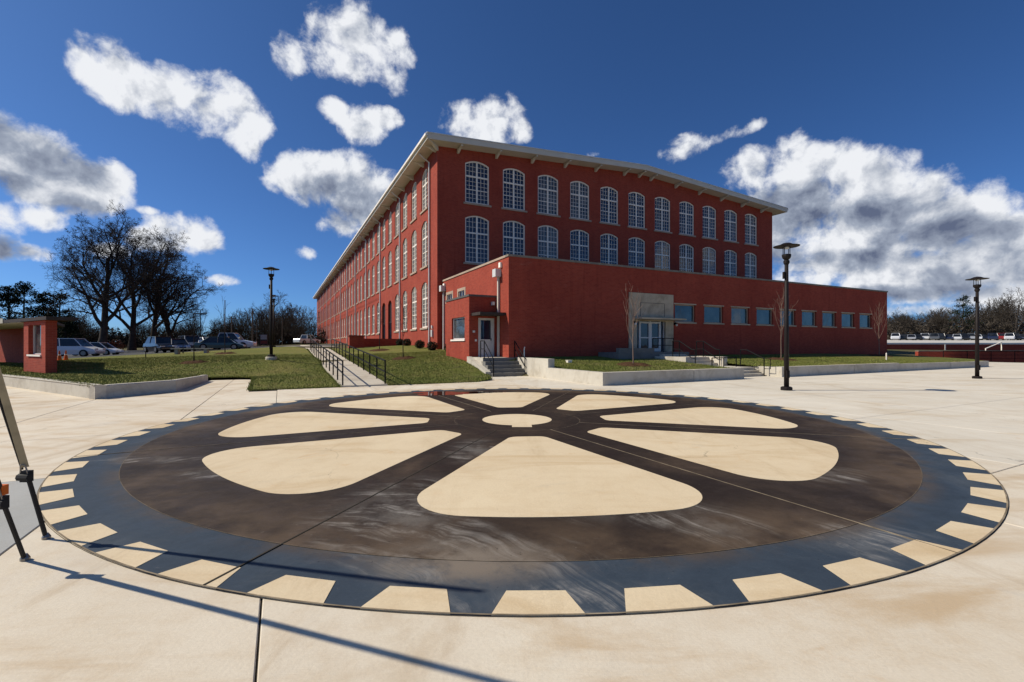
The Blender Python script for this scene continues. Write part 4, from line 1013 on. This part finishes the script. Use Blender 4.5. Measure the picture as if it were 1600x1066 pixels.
# ------------------------------------------------------------------ trees
def gen_tree(seed, H, levels=4, kids=(9, 7, 6, 5), spread=.75, trunk_r=.33, first=.2, up=.25, twig=.011, lean=0, lens=(.62, .5, .46, .42, .85), wander=.16):
    rs = random.Random(seed); parts = {0: MB(), 1: MB()}
    def branch(p, d, L_, r, lv):
        n = 6 if lv == 0 else (5 if lv == 1 else (4 if lv == 2 else 3)); n = min(n, 5 if lv else 6); n = 2 if lv >= 4 else n
        pts = [p.copy()]; dd = d.copy(); sl_ = L_ / n
        for i in range(n):
            wv = wander * (.45 if lv == 0 else 1)
            dd = (dd + Vector((rs.gauss(0, wv), rs.gauss(0, wv), rs.gauss(0, wv) + up * (.35 if lv < 2 else .12)))).normalized()
            pts.append(pts[-1] + dd * sl_)
        r1 = max(twig * .6, r * (.35 if lv == 0 else .28)); rad = [r + (r1 - r) * (i / n) ** .8 for i in range(n + 1)]
        if lv == 0: rad[0] *= 1.35
        parts[0 if lv == 0 else 1].tube(pts, rad, 9 if lv == 0 else (6 if lv == 1 else (4 if lv == 2 else 3)), cap=False)
        if lv >= levels: return
        k = kids[lv]; ph = rs.uniform(0, 6.28)
        for j in range(k):
            t0 = first if lv == 0 else .22
            t = t0 + (1 - t0) * ((j + rs.uniform(.1, .9)) / k); x = t * n; i = min(int(x), n - 1); q = pts[i].lerp(pts[i + 1], x - i)
            ax = (pts[i + 1] - pts[i]).normalized(); s1 = ax.cross(Vector((0, 0, 1)) if abs(ax.z) < .9 else Vector((1, 0, 0))).normalized(); s2 = ax.cross(s1)
            ph += 2.4 + rs.uniform(-.5, .5); sp = spread * rs.uniform(.75, 1.25) * (1.15 - .4 * t if lv == 0 else 1)
            nd = (ax * math.cos(sp) + (s1 * math.cos(ph) + s2 * math.sin(ph)) * math.sin(sp)).normalized()
            rr_ = rad[i] * (.62 if lv == 0 else .6)
            LL = (H * lens[0] * (1.05 - .45 * t) if lv == 0 else L_ * lens[min(lv, len(lens) - 1)] * (1.15 - .5 * t)) * rs.uniform(.75, 1.2)
            branch(q, nd, LL, max(twig * (.6 if lv >= 4 else 1), rr_ * (.8 if lv >= 4 else 1)), lv + 1)
    branch(Vector((0, 0, -.2)), Vector((lean, 0, 1)).normalized(), H * .72, trunk_r, 0)
    return parts
def put_tree(name, label, parts, mat, loc, rz=0, group=None, cat='tree'):
    t = thing(name, label, cat, loc, rz, group)
    parts[0].build('trunk', mat, t, uv=False, smooth=True); parts[1].build('crown', mat, t, uv=False); return t
oaks = [(158, 62, 18.0, 21, 'tallest bare oak with spreading limbs, left of the dark row', (10, 9, 7, 6)), (206, 65, 16.0, 22, 'bare oak second from left in the row behind the parking lot', (10, 8, 7, 6)),
        (239, 69, 15.6, 23, 'bare oak third from left in the row behind the parking lot', (10, 8, 7, 6)), (266, 72, 13.6, 24, 'smallest rightmost bare oak in the row behind the parking lot', (10, 8, 7, 6))]
for i, (px, Y, Hh, sd, lab, kids) in enumerate(oaks):
    x = (px - 800) / F_PX * Y
    put_tree('oak_tree', lab, gen_tree(sd, Hh, 5, (*kids, 4), spread=.8, trunk_r=.52 if i == 0 else .44, first=.2, up=.2, twig=.016), 'bark' if i == 0 else 'bark_dark', (x, Y, T(x, Y)), i * 1.3, 'bare oaks behind the parking lot')
x, Y = (418 - 800) / F_PX * 112, 112
put_tree('bare_tree', 'bare round-crowned tree rising behind the pair of lamps on the left', gen_tree(31, 13.5, 4, (8, 6, 5, 4), spread=.65, trunk_r=.25, twig=.018, up=.3), 'wood_far', (x, Y, T(x, Y)))
x, Y = (1588 - 800) / F_PX * 118, 118
put_tree('bare_tree', 'bare pale-limbed tree at the right edge before the far wood', gen_tree(33, 13.0, 4, (8, 6, 5, 4), spread=.75, trunk_r=.3, twig=.02, up=.2), 'bark', (x, Y, T(x, Y)))
# pines
def pine(seed, H, base=.35, full=1.0):
    rs = random.Random(seed); tr = MB(); cr = MB(); tr.tube([(0, 0, -.2), (rs.uniform(-.2, .2), 0, H * .5), (rs.uniform(-.3, .3), 0, H * .97)], [.2, .15, .04], 7, cap=False)
    for i in range(44):
        t = base + (1 - base) * rs.random() ** .9; a = rs.uniform(0, 6.28); L_ = (1.06 - t) * H * .42 * full * rs.uniform(.6, 1.1) + .5
        st_ = Vector((0, 0, t * H)); e = st_ + Vector((math.cos(a) * L_, math.sin(a) * L_, rs.uniform(-.1, .35) * L_)); tr.tube([st_, e], [.035, .012], 3, cap=False)
        for j in range(34):
            u_ = rs.uniform(.3, 1.05); c = st_.lerp(e, u_) + Vector((rs.gauss(0, .28), rs.gauss(0, .28), rs.gauss(0, .2)))
            d = Vector((rs.gauss(0, 1), rs.gauss(0, 1), rs.gauss(.3, .8))).normalized(); s_ = d.cross(Vector((rs.gauss(0, 1), rs.gauss(0, 1), rs.gauss(0, 1)))).normalized() * rs.uniform(.06, .13)
            l_ = rs.uniform(.22, .5); cr.add([c - s_, c + s_, c + d * l_], [(0, 1, 2)])
    return {0: tr, 1: cr}
PN = [(14, 74, 10.2, 'dark pine behind the brick shelter, leftmost of the pines'), (38, 78, 11.2, 'dark pine second from left behind the brick shelter'), (68, 80, 9.6, 'dark pine in the middle behind the brick shelter'),
      (92, 82, 10.0, 'broad dark pine at the right of the pines, beside the tallest oak'), (-16, 72, 10.4, 'dark pine cut by the left edge of the picture'), (104, 64, 4.8, 'small dark evergreen beside the shelter roof, in front of the pines')]
for i, (px, Y, Hh, lab) in enumerate(PN):
    x = (px - 800) / F_PX * Y; p = pine(50 + i, Hh, .42 if i < 5 else .2, .95)
    t = thing('pine_tree', lab, 'tree', (x, Y, T(x, Y)), 0, 'pines behind the shelter'); p[0].build('trunk', 'bark_dark', t, uv=False); p[1].build('crown', 'needles', t, uv=False)
x, Y = (1505 - 800) / F_PX * 122, 122; p = pine(71, 11.5, .25, .9)
t = thing('evergreen_tree', 'single dark evergreen among the bare trees at right', 'tree', (x, Y, T(x, Y))); p[0].build('trunk', 'bark_dark', t, uv=False); p[1].build('crown', 'needles', t, uv=False)
# far woods: one mass each, made of whole bare trees
def as_np(parts):
    v = []; f = []
    for k in (0, 1):
        o = len(v); v += parts[k].v; f += [tuple(i + o for i in q) for q in parts[k].f]
    return np.array(v), np.array(f)
SRC = [as_np(gen_tree(80 + k, 10, 3, (11, 7, 6), spread=.62, trunk_r=.2, twig=.028, up=.3, first=.12)) for k in range(4)]
def wood(name, label, spots, mat):
    Vs = []; Fs = []; o = 0
    for (x, y, h, k, a) in spots:
        v, f = SRC[k]; c, s = math.cos(a), math.sin(a); sc = h / 10
        Vs.append(np.c_[(v[:, 0] * c - v[:, 1] * s) * sc + x, (v[:, 0] * s + v[:, 1] * c) * sc + y, v[:, 2] * sc + T(x, y)]); Fs.append(f + o); o += len(v)
    return tag(obj(name, np_mesh(name, np.concatenate(Vs), np.concatenate(Fs), mat)), label, 'wood', kind='stuff')
rs = random.Random(9)
spots = []
for i in range(120):
    px = rs.uniform(1385, 1720); Y = rs.uniform(124, 160); g = (px - 1385) / 335
    spots.append(((px - 800) / F_PX * Y, Y, (6.6 + 5.2 * min(1, g * 1.3)) * rs.uniform(.75, 1.1), rs.randrange(4), rs.uniform(0, 6)))
wood('far_wood', 'brown leafless wood beyond the parking lot at right', spots, 'wood_far')
spots = []
for i in range(95):
    px = rs.uniform(70, 492); Y = rs.uniform(100, 135)
    spots.append(((px - 800) / F_PX * Y, Y, rs.uniform(4.0, 6.3), rs.randrange(4), rs.uniform(0, 6)))
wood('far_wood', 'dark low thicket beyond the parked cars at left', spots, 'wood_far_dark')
spots = []
for i in range(26):
    px = rs.uniform(365, 492); Y = rs.uniform(118, 150)
    spots.append(((px - 800) / F_PX * Y, Y, rs.uniform(7.5, 11), rs.randrange(4), rs.uniform(0, 6)))
wood('far_wood', 'grey leafless trees above the thicket, left of the mill end', spots, 'wood_far')
spots = []
for i in range(60):
    px = rs.uniform(-120, 130); Y = rs.uniform(84, 110)
    spots.append(((px - 800) / F_PX * Y, Y, rs.uniform(5, 7), rs.randrange(4), rs.uniform(0, 6)))
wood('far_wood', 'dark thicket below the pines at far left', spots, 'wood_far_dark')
# undergrowth banks that close the woods below
def bank(name, label, p, q, h, mat, seed):
    rs_ = np.random.RandomState(seed); n = 26000; t = rs_.rand(n); w = rs_.uniform(-5, 5, n)
    p, q = np.array(p, float), np.array(q, float); d = (q - p) / np.linalg.norm(q - p); nn = np.array([-d[1], d[0]])
    xy = p + (q - p) * t[:, None] + nn * w[:, None]; hh = h * (.65 + .35 * np.sin(t * 37) * np.sin(t * 91 + 1)); z = TT(xy) + rs_.rand(n) ** 1.2 * hh
    c = np.c_[xy, z]; e1 = rs_.normal(0, .32, (n, 3)); e2 = rs_.normal(0, .32, (n, 3))
    Vv = np.stack([c, c + e1, c + e2], 1).reshape(-1, 3)
    return tag(obj(name, np_mesh(name, Vv, np.arange(3 * n).reshape(-1, 3), mat)), label, 'undergrowth', kind='stuff')
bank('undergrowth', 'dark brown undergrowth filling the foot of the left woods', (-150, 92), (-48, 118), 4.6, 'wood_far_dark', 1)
bank('undergrowth', 'brown undergrowth at the foot of the right wood', (100, 126), (190, 128), 6.0, 'wood_far', 2)
# saplings with mulch rings
def sapling(label, x, y, H, mat, seed, mulch, mlabel, dense=False, z=None, stake=False):
    z = T(x, y) if z is None else z
    p = gen_tree(seed, H, 2, (10, 4) if dense else (5, 3), spread=.5 if dense else .55, trunk_r=.035, first=.38, up=.5, twig=.007, lens=(.42, .45, .4, .4), wander=.06)
    put_tree('sapling', label, p, mat, (x, y, z), seed, 'young planted trees')
    if mulch:
        rs_ = random.Random(seed); mb = MB(); n = 22; vs = [(0, 0, .09)]
        for ring, (r, h) in enumerate(((.5, .08), (1, -.03))):
            vs += [(mulch * r * math.cos(6.283 * i / n) * rs_.uniform(.85, 1.15), mulch * r * math.sin(6.283 * i / n) * rs_.uniform(.85, 1.15), h + rs_.uniform(-.02, .04) * (1 - ring) + (T(x + mulch * r * math.cos(6.283 * i / n), y + mulch * r * math.sin(6.283 * i / n)) - z)) for i in range(n)]
        mb.add(vs, [(0, 1 + i, 1 + (i + 1) % n) for i in range(n)] + [(1 + i, 1 + n + i, 1 + n + (i + 1) % n, 1 + (i + 1) % n) for i in range(n)])
        tag(mb.build('mulch_bed', 'mulch', None, (x, y, z + .01), uv=False), mlabel, 'mulch', 'mulch rings')
def at(px, Y): return ((px - 800) / F_PX * Y, Y)
sapling('thin dark sapling in a mulch ring between the sloping walk and the mill', *at(630, 29.5), 4.8, 'bark_dark', 101, .85, 'mulch ring round the nearer sapling right of the sloping walk')
sapling('thin dark sapling higher up the slope right of the walk, before the mill doors', *at(593, 37), 4.4, 'bark_dark', 102, .9, 'mulch ring round the farther sapling right of the sloping walk')
sapling('thin dark sapling on the left lawn behind the walkway wall', *at(303, 26), 4.2, 'bark_dark', 103, .8, 'mulch ring on the left lawn nearest the walkway wall')
sapling('thin bare sapling farther back on the left lawn near the parked cars', *at(352, 36), 5.2, 'bark_dark', 104, .9, 'mulch ring farther back on the left lawn')
sapling('pale bare sapling in front of the annex door surround', *ab(16.0, 18.2), 4.6, 'bark_pale', 105, 1.0, 'reddish mulch ring in the planter before the annex door', True)
sapling('pale bare sapling behind the large lamp post, before the annex windows', *at(1221, 30.0), 5.0, 'bark_pale', 106, 1.0, 'faded mulch ring behind the large lamp post', True)
sapling('pale bare sapling at the far right end of the annex', *at(1374, 38.5), 5.0, 'bark_pale', 107, 1.0, 'faded mulch ring at the right end of the annex lawn', True)
# shrubs at the foot of the mill
def shrub(label, x, y, r, mat='shrub_leaf', seed=1, z=None, group='clipped shrubs along the mill'):
    rs_ = random.Random(seed); z = T(x, y) if z is None else z; t = thing('shrub', label, 'shrub', (x, y, z), 0, group); st_ = MB(); lf = MB()
    for i in range(14):
        d = Vector((rs_.gauss(0, 1), rs_.gauss(0, 1), abs(rs_.gauss(.6, .6)))).normalized() * r * .9; st_.tube([(0, 0, -.05), tuple(d * .5), tuple(d)], [.015, .01, .005], 3, cap=False)
    for i in range(700):
        d = Vector((rs_.gauss(0, 1), rs_.gauss(0, 1), rs_.gauss(0, 1))).normalized() * r * rs_.uniform(.5, 1.04); c = Vector((d.x, d.y, max(.02, d.z * .9 + r * .75)))
        e = Vector((rs_.gauss(0, 1), rs_.gauss(0, 1), rs_.gauss(0, 1))).normalized() * .06; f = e.cross(Vector((rs_.gauss(0, 1), rs_.gauss(0, 1), rs_.gauss(0, 1)))).normalized() * .035
        lf.add([c - e, c + f, c + e, c - f], [(0, 1, 2, 3)])
    st_.build('stem', 'bark_dark', t, uv=False); lf.build('foliage', mat, t, uv=False)
for i, (a_, b_, lab) in enumerate(((10.75, 31.3, 'small dark shrub between the mill corner and the annex wall'), (10.3, 34.1, 'dark clipped shrub at the mill corner downspout'), (10.2, 37.2, 'dark clipped shrub under the first mill window'),
                                   (10.2, 41.5, 'dark clipped shrub under the third mill window'), (10.2, 44.4, 'dark clipped shrub under the fourth mill window'), (10.0, 47.3, 'dark clipped shrub nearest the mill entrance doors'))):
    shrub(lab, *ab(a_, b_), .43 - .012 * i, seed=200 + i)
shrub('reddish-brown bush at the edge of the parking lot under the oaks', *at(181, 56), 1.0, 'red_leaf', 210, None, None)

# ------------------------------------------------------------------ cars
def car_meshes(kind, paint):
    P_ = {'sedan': (4.6, .88, .78, 1.42, (-1.75, -.95, .65, 1.45)), 'suv': (4.7, .92, 1.0, 1.74, (-2.2, -1.85, .55, 1.25)), 'pickup': (5.6, .96, 1.08, 1.86, (-.9, -.7, .75, 1.35)), 'hatch': (4.1, .86, .86, 1.5, (-1.95, -1.4, .45, 1.2))}[kind]
    L_, hw, belt, top, (g0, g1, g2, g3) = P_; hl = L_ / 2; out = []
    mb = MB(); hood = belt - .06 if kind != 'sedan' else belt + .02
    st_ = [(-hl, .42, belt - .18, .80), (-hl + .12, .28, belt - .02, .93), (g0, .22, belt, 1), (g3, .22, belt, 1), (hl - .5, .24, hood - .12, .97), (hl - .08, .30, hood - .26, .86), (hl, .4, hood - .38, .74)]
    vs = []
    for x, zl, zh, k in st_:
        w = hw * k; zm = zl + (zh - zl) * .55
        vs += [(x, -w * .92, zl), (x, -w, zm), (x, -w * .93, zh), (x, w * .93, zh), (x, w, zm), (x, w * .92, zl)]
    n = 6; fs = [(i * n + j, i * n + (j + 1) % n, (i + 1) * n + (j + 1) % n, (i + 1) * n + j) for i in range(len(st_) - 1) for j in range(n)] + [tuple(range(n)), tuple(range((len(st_) - 1) * n, len(st_) * n))]
    mb.add(vs, fs)
    bw, tw_ = hw * .9, hw * .70
    mb.prism([(g1 - .05, -tw_), (g2 + .05, -tw_), (g2 + .05, tw_), (g1 - .05, tw_)], top - .05, top)
    for s in (-1, 1):
        for (xa, xb) in ((g0, g1), (g3, g2), ((g0 + g3) / 2, (g1 + g2) / 2)):
            mb.tube([(xa, s * bw, belt - .02), (xb, s * tw_, top - .02)], .045, 4)
    out.append(('body', mb.mesh('body', paint, uv=False)))
    gl = MB(); b = [(g0 + .03, -bw * .985), (g3 - .03, -bw * .985), (g3 - .03, bw * .985), (g0 + .03, bw * .985)]; tpp = [(g1, -tw_ * .98), (g2, -tw_ * .98), (g2, tw_ * .98), (g1, tw_ * .98)]
    gl.add([(*p, belt - .01) for p in b] + [(*p, top - .055) for p in tpp], [(i, (i + 1) % 4, 4 + (i + 1) % 4, 4 + i) for i in range(4)]); out.append(('windows', gl.mesh('windows', 'car_glass', uv=False)))
    if kind == 'pickup': pass
    wr = .34 if kind != 'pickup' else .4
    ty = MB(); ty.add(*_wheel(wr, .11)); out.append(('wheel', ty.mesh('wheel', 'rubber', uv=False)))
    rm = MB(); rm.add(*_wheel(wr * .62, .118)); out.append(('rim', rm.mesh('rim', 'steel', uv=False)))
    hl_ = MB().box(-.03, -.2, -.07, .03, .2, .07); out.append(('headlight', hl_.mesh('headlight', 'lens', uv=False))); out.append(('taillight', hl_.mesh('taillight', 'red_light', uv=False)))
    return dict(out), L_, hw, belt, wr
def _wheel(r, w, n=16):
    vs = [(r * math.cos(6.283 * j / n), s * w, r * math.sin(6.283 * j / n)) for s in (-1, 1) for j in range(n)]
    return vs, [tuple(range(n)), tuple(range(n, 2 * n))] + [(j, (j + 1) % n, n + (j + 1) % n, n + j) for j in range(n)]
CM = {}
def car(kind, col, label, x, y, rz, group, detail=True, name='parked_car'):
    if (kind, col) not in CM: CM[(kind, col)] = car_meshes(kind, 'paint_' + col)
    m, L_, hw, belt, wr = CM[(kind, col)]
    t = thing(name, label, {'suv': 'car', 'sedan': 'car', 'hatch': 'car', 'pickup': 'truck'}[kind], (x, y, T(x, y) + .0), rz, group)
    obj('body', m['body'], t); obj('windows', m['windows'], t)
    for sx in (-1, 1):
        for sy in (-1, 1):
            w = obj('wheel', m['wheel'], t, (sx * L_ * .305, sy * (hw - .09), wr))
            if detail:
                obj('rim', m['rim'], w); obj('headlight' if sx > 0 else 'taillight', m['headlight' if sx > 0 else 'taillight'], t, (sx * (L_ / 2 - .06), sy * hw * .6, belt - .28 if sx > 0 else belt - .2))
g = 'cars in the left parking lot'
def carpx(kind, col, label, px, Y, deg, group=g, **k): x, y = at(px, Y); car(kind, col, label, x, y, R(deg), group, **k)
carpx('suv', 'white', 'white SUV partly hidden behind the brick shelter', 113, 44, 12)
carpx('sedan', 'white', 'white sedan parked right of the white SUV at far left', 150, 50, 12)
carpx('suv', 'black', 'black SUV at the left end of the middle row of parked cars', 251, 50, -35)
carpx('sedan', 'navy', 'dark blue sedan beside the black SUV in the middle row', 276, 51, -40)
carpx('suv', 'slate', 'dark slate SUV in the middle row left of the white car', 297, 53, -40)
carpx('hatch', 'white', 'small white car behind the dark cars in the middle row', 322, 55, -30)
carpx('sedan', 'teal', 'dark teal sedan in front of the white pickup', 345, 49.5, 20)
carpx('pickup', 'white', 'large white pickup at the right end of the parked row', 357, 53, 15)
carpx('sedan', 'grey', 'grey car behind the white pickup near the lawn edge', 312, 58, -20)
carpx('pickup', 'white', 'white truck seen past the top of the sloping walk', 480, 92, 70, None)
rs = random.Random(12); names = {'white': 'white', 'black': 'black', 'navy': 'dark blue', 'silver': 'silver', 'grey': 'grey', 'red': 'red', 'yellow': 'yellow', 'slate': 'slate'}
seq = ['white', 'black', 'silver', 'black', 'white', 'grey', 'black', 'navy', 'white', 'black', 'silver', 'white', 'black', 'navy', 'red', 'white', 'black', 'slate']
ords = ['leftmost', 'second', 'third', 'fourth', 'fifth', 'sixth', 'seventh', 'eighth', 'ninth', 'tenth', 'eleventh', 'twelfth', 'thirteenth', 'fourteenth', 'fifteenth', 'sixteenth', 'seventeenth', 'rightmost']
for i, c in enumerate(seq):
    px = 1400 + i * 11.6 + rs.uniform(-2, 2); x, y = at(px, 112 + rs.uniform(-1, 3))
    car(rs.choice(['suv', 'sedan', 'suv', 'hatch']), c, '%s car %s in the far row before the wood at right' % (names[c], ords[i] if i in (0, 17) else ords[i] + ' from left'), x, y, R(rs.choice([48, 54, 232])), 'cars in the far right row', detail=False)

# ------------------------------------------------------------------ right background: brick walls, railing, pale lot
tag(sheet('far_lot', ccw([(52, 61), (130, 61), (200, 120), (82, 124)]), 5, 'lot_pale', .04), kind='structure')
t = thing('brick_wall', 'low red brick retaining wall with black railing beyond the plaza at right', 'wall', (41.5, 47.2, -.15), R(2))
MB().box(0, 0, 0, 50, .35, 1.12).build('wall_section', 'brick', t)
MB().box(0, -.04, 1.123, 50, .39, 1.22).build('coping', 'coping', t, uv=False)
t = thing('brick_wall', 'long red brick wall with white coping farther back at right', 'wall', (47, 60.2, .3), 0)
MB().box(0, 0, 0, 70, .4, 1.42).build('wall_section', 'brick', t); MB().box(0, -.08, 1.423, 70, .5, 1.62).build('coping', 'white_trim', t, uv=False)
for x in (9.3, 21.5, 30): MB().box(x, -.12, .1, x + .12, -.004, 1.4).build('downspout', 'white_trim', t, uv=False)
t = thing('steel_railing', 'black steel railing on posts in front of the low brick wall at right', 'railing', (43.5, 46.6, 0), R(2))
for z in (.25, .62, 1.02): MB().tube([(0, 0, z), (45, 0, z)], .035 if z > 1 else .02, 6).build('rail', 'black_metal', t, uv=False)
for k in range(19): MB().tube([(2.5 * k, 0, -.2), (2.5 * k, 0, 1.04)], .03, 6).build('post', 'black_metal', t, uv=False)
t = thing('stair_rail', 'sloping white pipe handrail near the far right lamp post', 'handrail', (49.5, 48.3, .8))
MB().tube([(0, 0, 0), (0, 0, .45), (2.3, .6, 1.15), (2.3, .6, .1)], .05, 6).build('rail', 'white_trim', t, uv=False)

# ------------------------------------------------------------------ small things
for i, (px, Y, lab) in enumerate(((93, 33, 'orange traffic cone nearer the shelter on the lot edge'), (103, 33.5, 'orange traffic cone right of the other one by the shelter'))):
    x, y = at(px, Y); t = thing('traffic_cone', lab, 'cone', (x, y, T(x, y)), .3, 'traffic cones')
    MB().box(-.18, -.18, 0, .18, .18, .04).build('base', 'safety_orange', t, uv=False); MB().lathe([(.13, .04), (.03, .7), (.02, .71)], 12).build('cone', 'safety_orange', t, uv=False); MB().lathe([(.083, .36), (.063, .48)], 12).build('collar', 'white_trim', t, uv=False)
x, y = at(412, 70); t = thing('sign_board', 'dark roadside sign with pale upper panel beyond the left lawn', 'sign', (x, y, T(x, y)), R(5))
MB().box(-.55, 0, .2, .55, .15, 1.75).build('board', 'sign_board', t, uv=False); MB().box(-.45, -.02, .95, .45, -.003, 1.65).build('panel', 'sign_panel', t, uv=False); MB().box(-.45, -.02, .3, .45, -.003, .75).build('panel', 'brick_dark', t)
for s in (-1, 1): MB().box(s * .5 - .05, .02, -.2, s * .5 + .05, .13, .2).build('post', 'sign_board', t, uv=False)
for i, (px, Y, Hh, lab, arm) in enumerate(((394.5, 78, 6.2, 'dark wooden utility pole left of the nearer lamp', 0), (401, 76, 3.6, 'thin pale post beside the roadside sign', 0), (362, 90, 5.8, 'utility pole with cross-arm behind the parked pickup', 1), (351.5, 58, 6.0, 'thin pole rising behind the teal sedan', 0), (313, 62, 5.2, 'dark pole in front of the rightmost oak', 1), (441, 95, 5.5, 'distant utility pole right of the lamps', 0))):
    x, y = at(px, Y); t = thing('utility_pole', lab, 'pole', (x, y, T(x, y)))
    MB().tube([(0, 0, -.2), (0, 0, Hh)], [.13, .09] if i in (0, 2) else [.07, .05], 8).build('pole', 'pole_wood' if i != 4 else 'black_metal', t, uv=False)
    if arm: MB().box(-.9, -.06, Hh - .5, .9, .06, Hh - .38).build('cross_arm', 'pole_wood', t, uv=False)
    else: MB().lathe([(.1, Hh), (.06, Hh + .06)], 8).build('cap', 'pole_wood', t, uv=False)
x, y = at(228, 33); t = thing('handrail', 'short black handrail standing on the left lawn near the parked cars', 'handrail', (x, y, T(x, y)), R(40))
for s in (0, .7):
    MB().tube([(0, s, 0), (0, s, .75), (2.2, s, 1.05), (2.2, s, .3)], .025, 6).build('rail', 'black_metal', t, uv=False)
x, y = at(300, 38); t = thing('bench', 'low bench with pale top on the left lawn before the parked cars', 'bench', (x, y, T(x, y)), R(8))
MB().box(-1.5, -.25, .36, 1.5, .25, .44).build('seat', 'concrete_wall', t, uv=False)
for s in (-1.1, 1.1): MB().box(s - .12, -.2, -.1, s + .12, .2, .357).build('leg', 'concrete_grey', t, uv=False)
x, y = ab(13.7, 20.6); t = thing("utility_box", 'small white utility box on the grass in front of the annex wall', 'box', (x, y, T(x, y)), TH)
MB().box(-.12, -.1, -.03, .12, .1, .1).build('body', 'white_trim', t, uv=False); MB().box(-.14, -.12, .1, .14, .12, .13).build('lid', 'white_trim', t, uv=False)
x, y = at(1385, 32.5); t = thing('marker_stake', 'small white marker stake in the lawn before the right end of the annex', 'stake', (x, y, T(x, y)))
MB().lathe([(.04, -.05), (.04, .46), (.02, .5)], 8).build('stake', 'white_trim', t, uv=False)
x, y = ab(12.05, 22.55); t = thing('vent_pipe', 'small pale pipe standing beside the annex corner near the side steps', 'pipe', (x, y, .9))
MB().tube([(0, 0, -.1), (0, 0, .55), (.02, -.1, .62)], .035, 8).build('pipe', 'white_metal', t, uv=False); MB().box(-.07, -.05, -.05, .07, .05, .05).build('bracket', 'steel', t, uv=False)
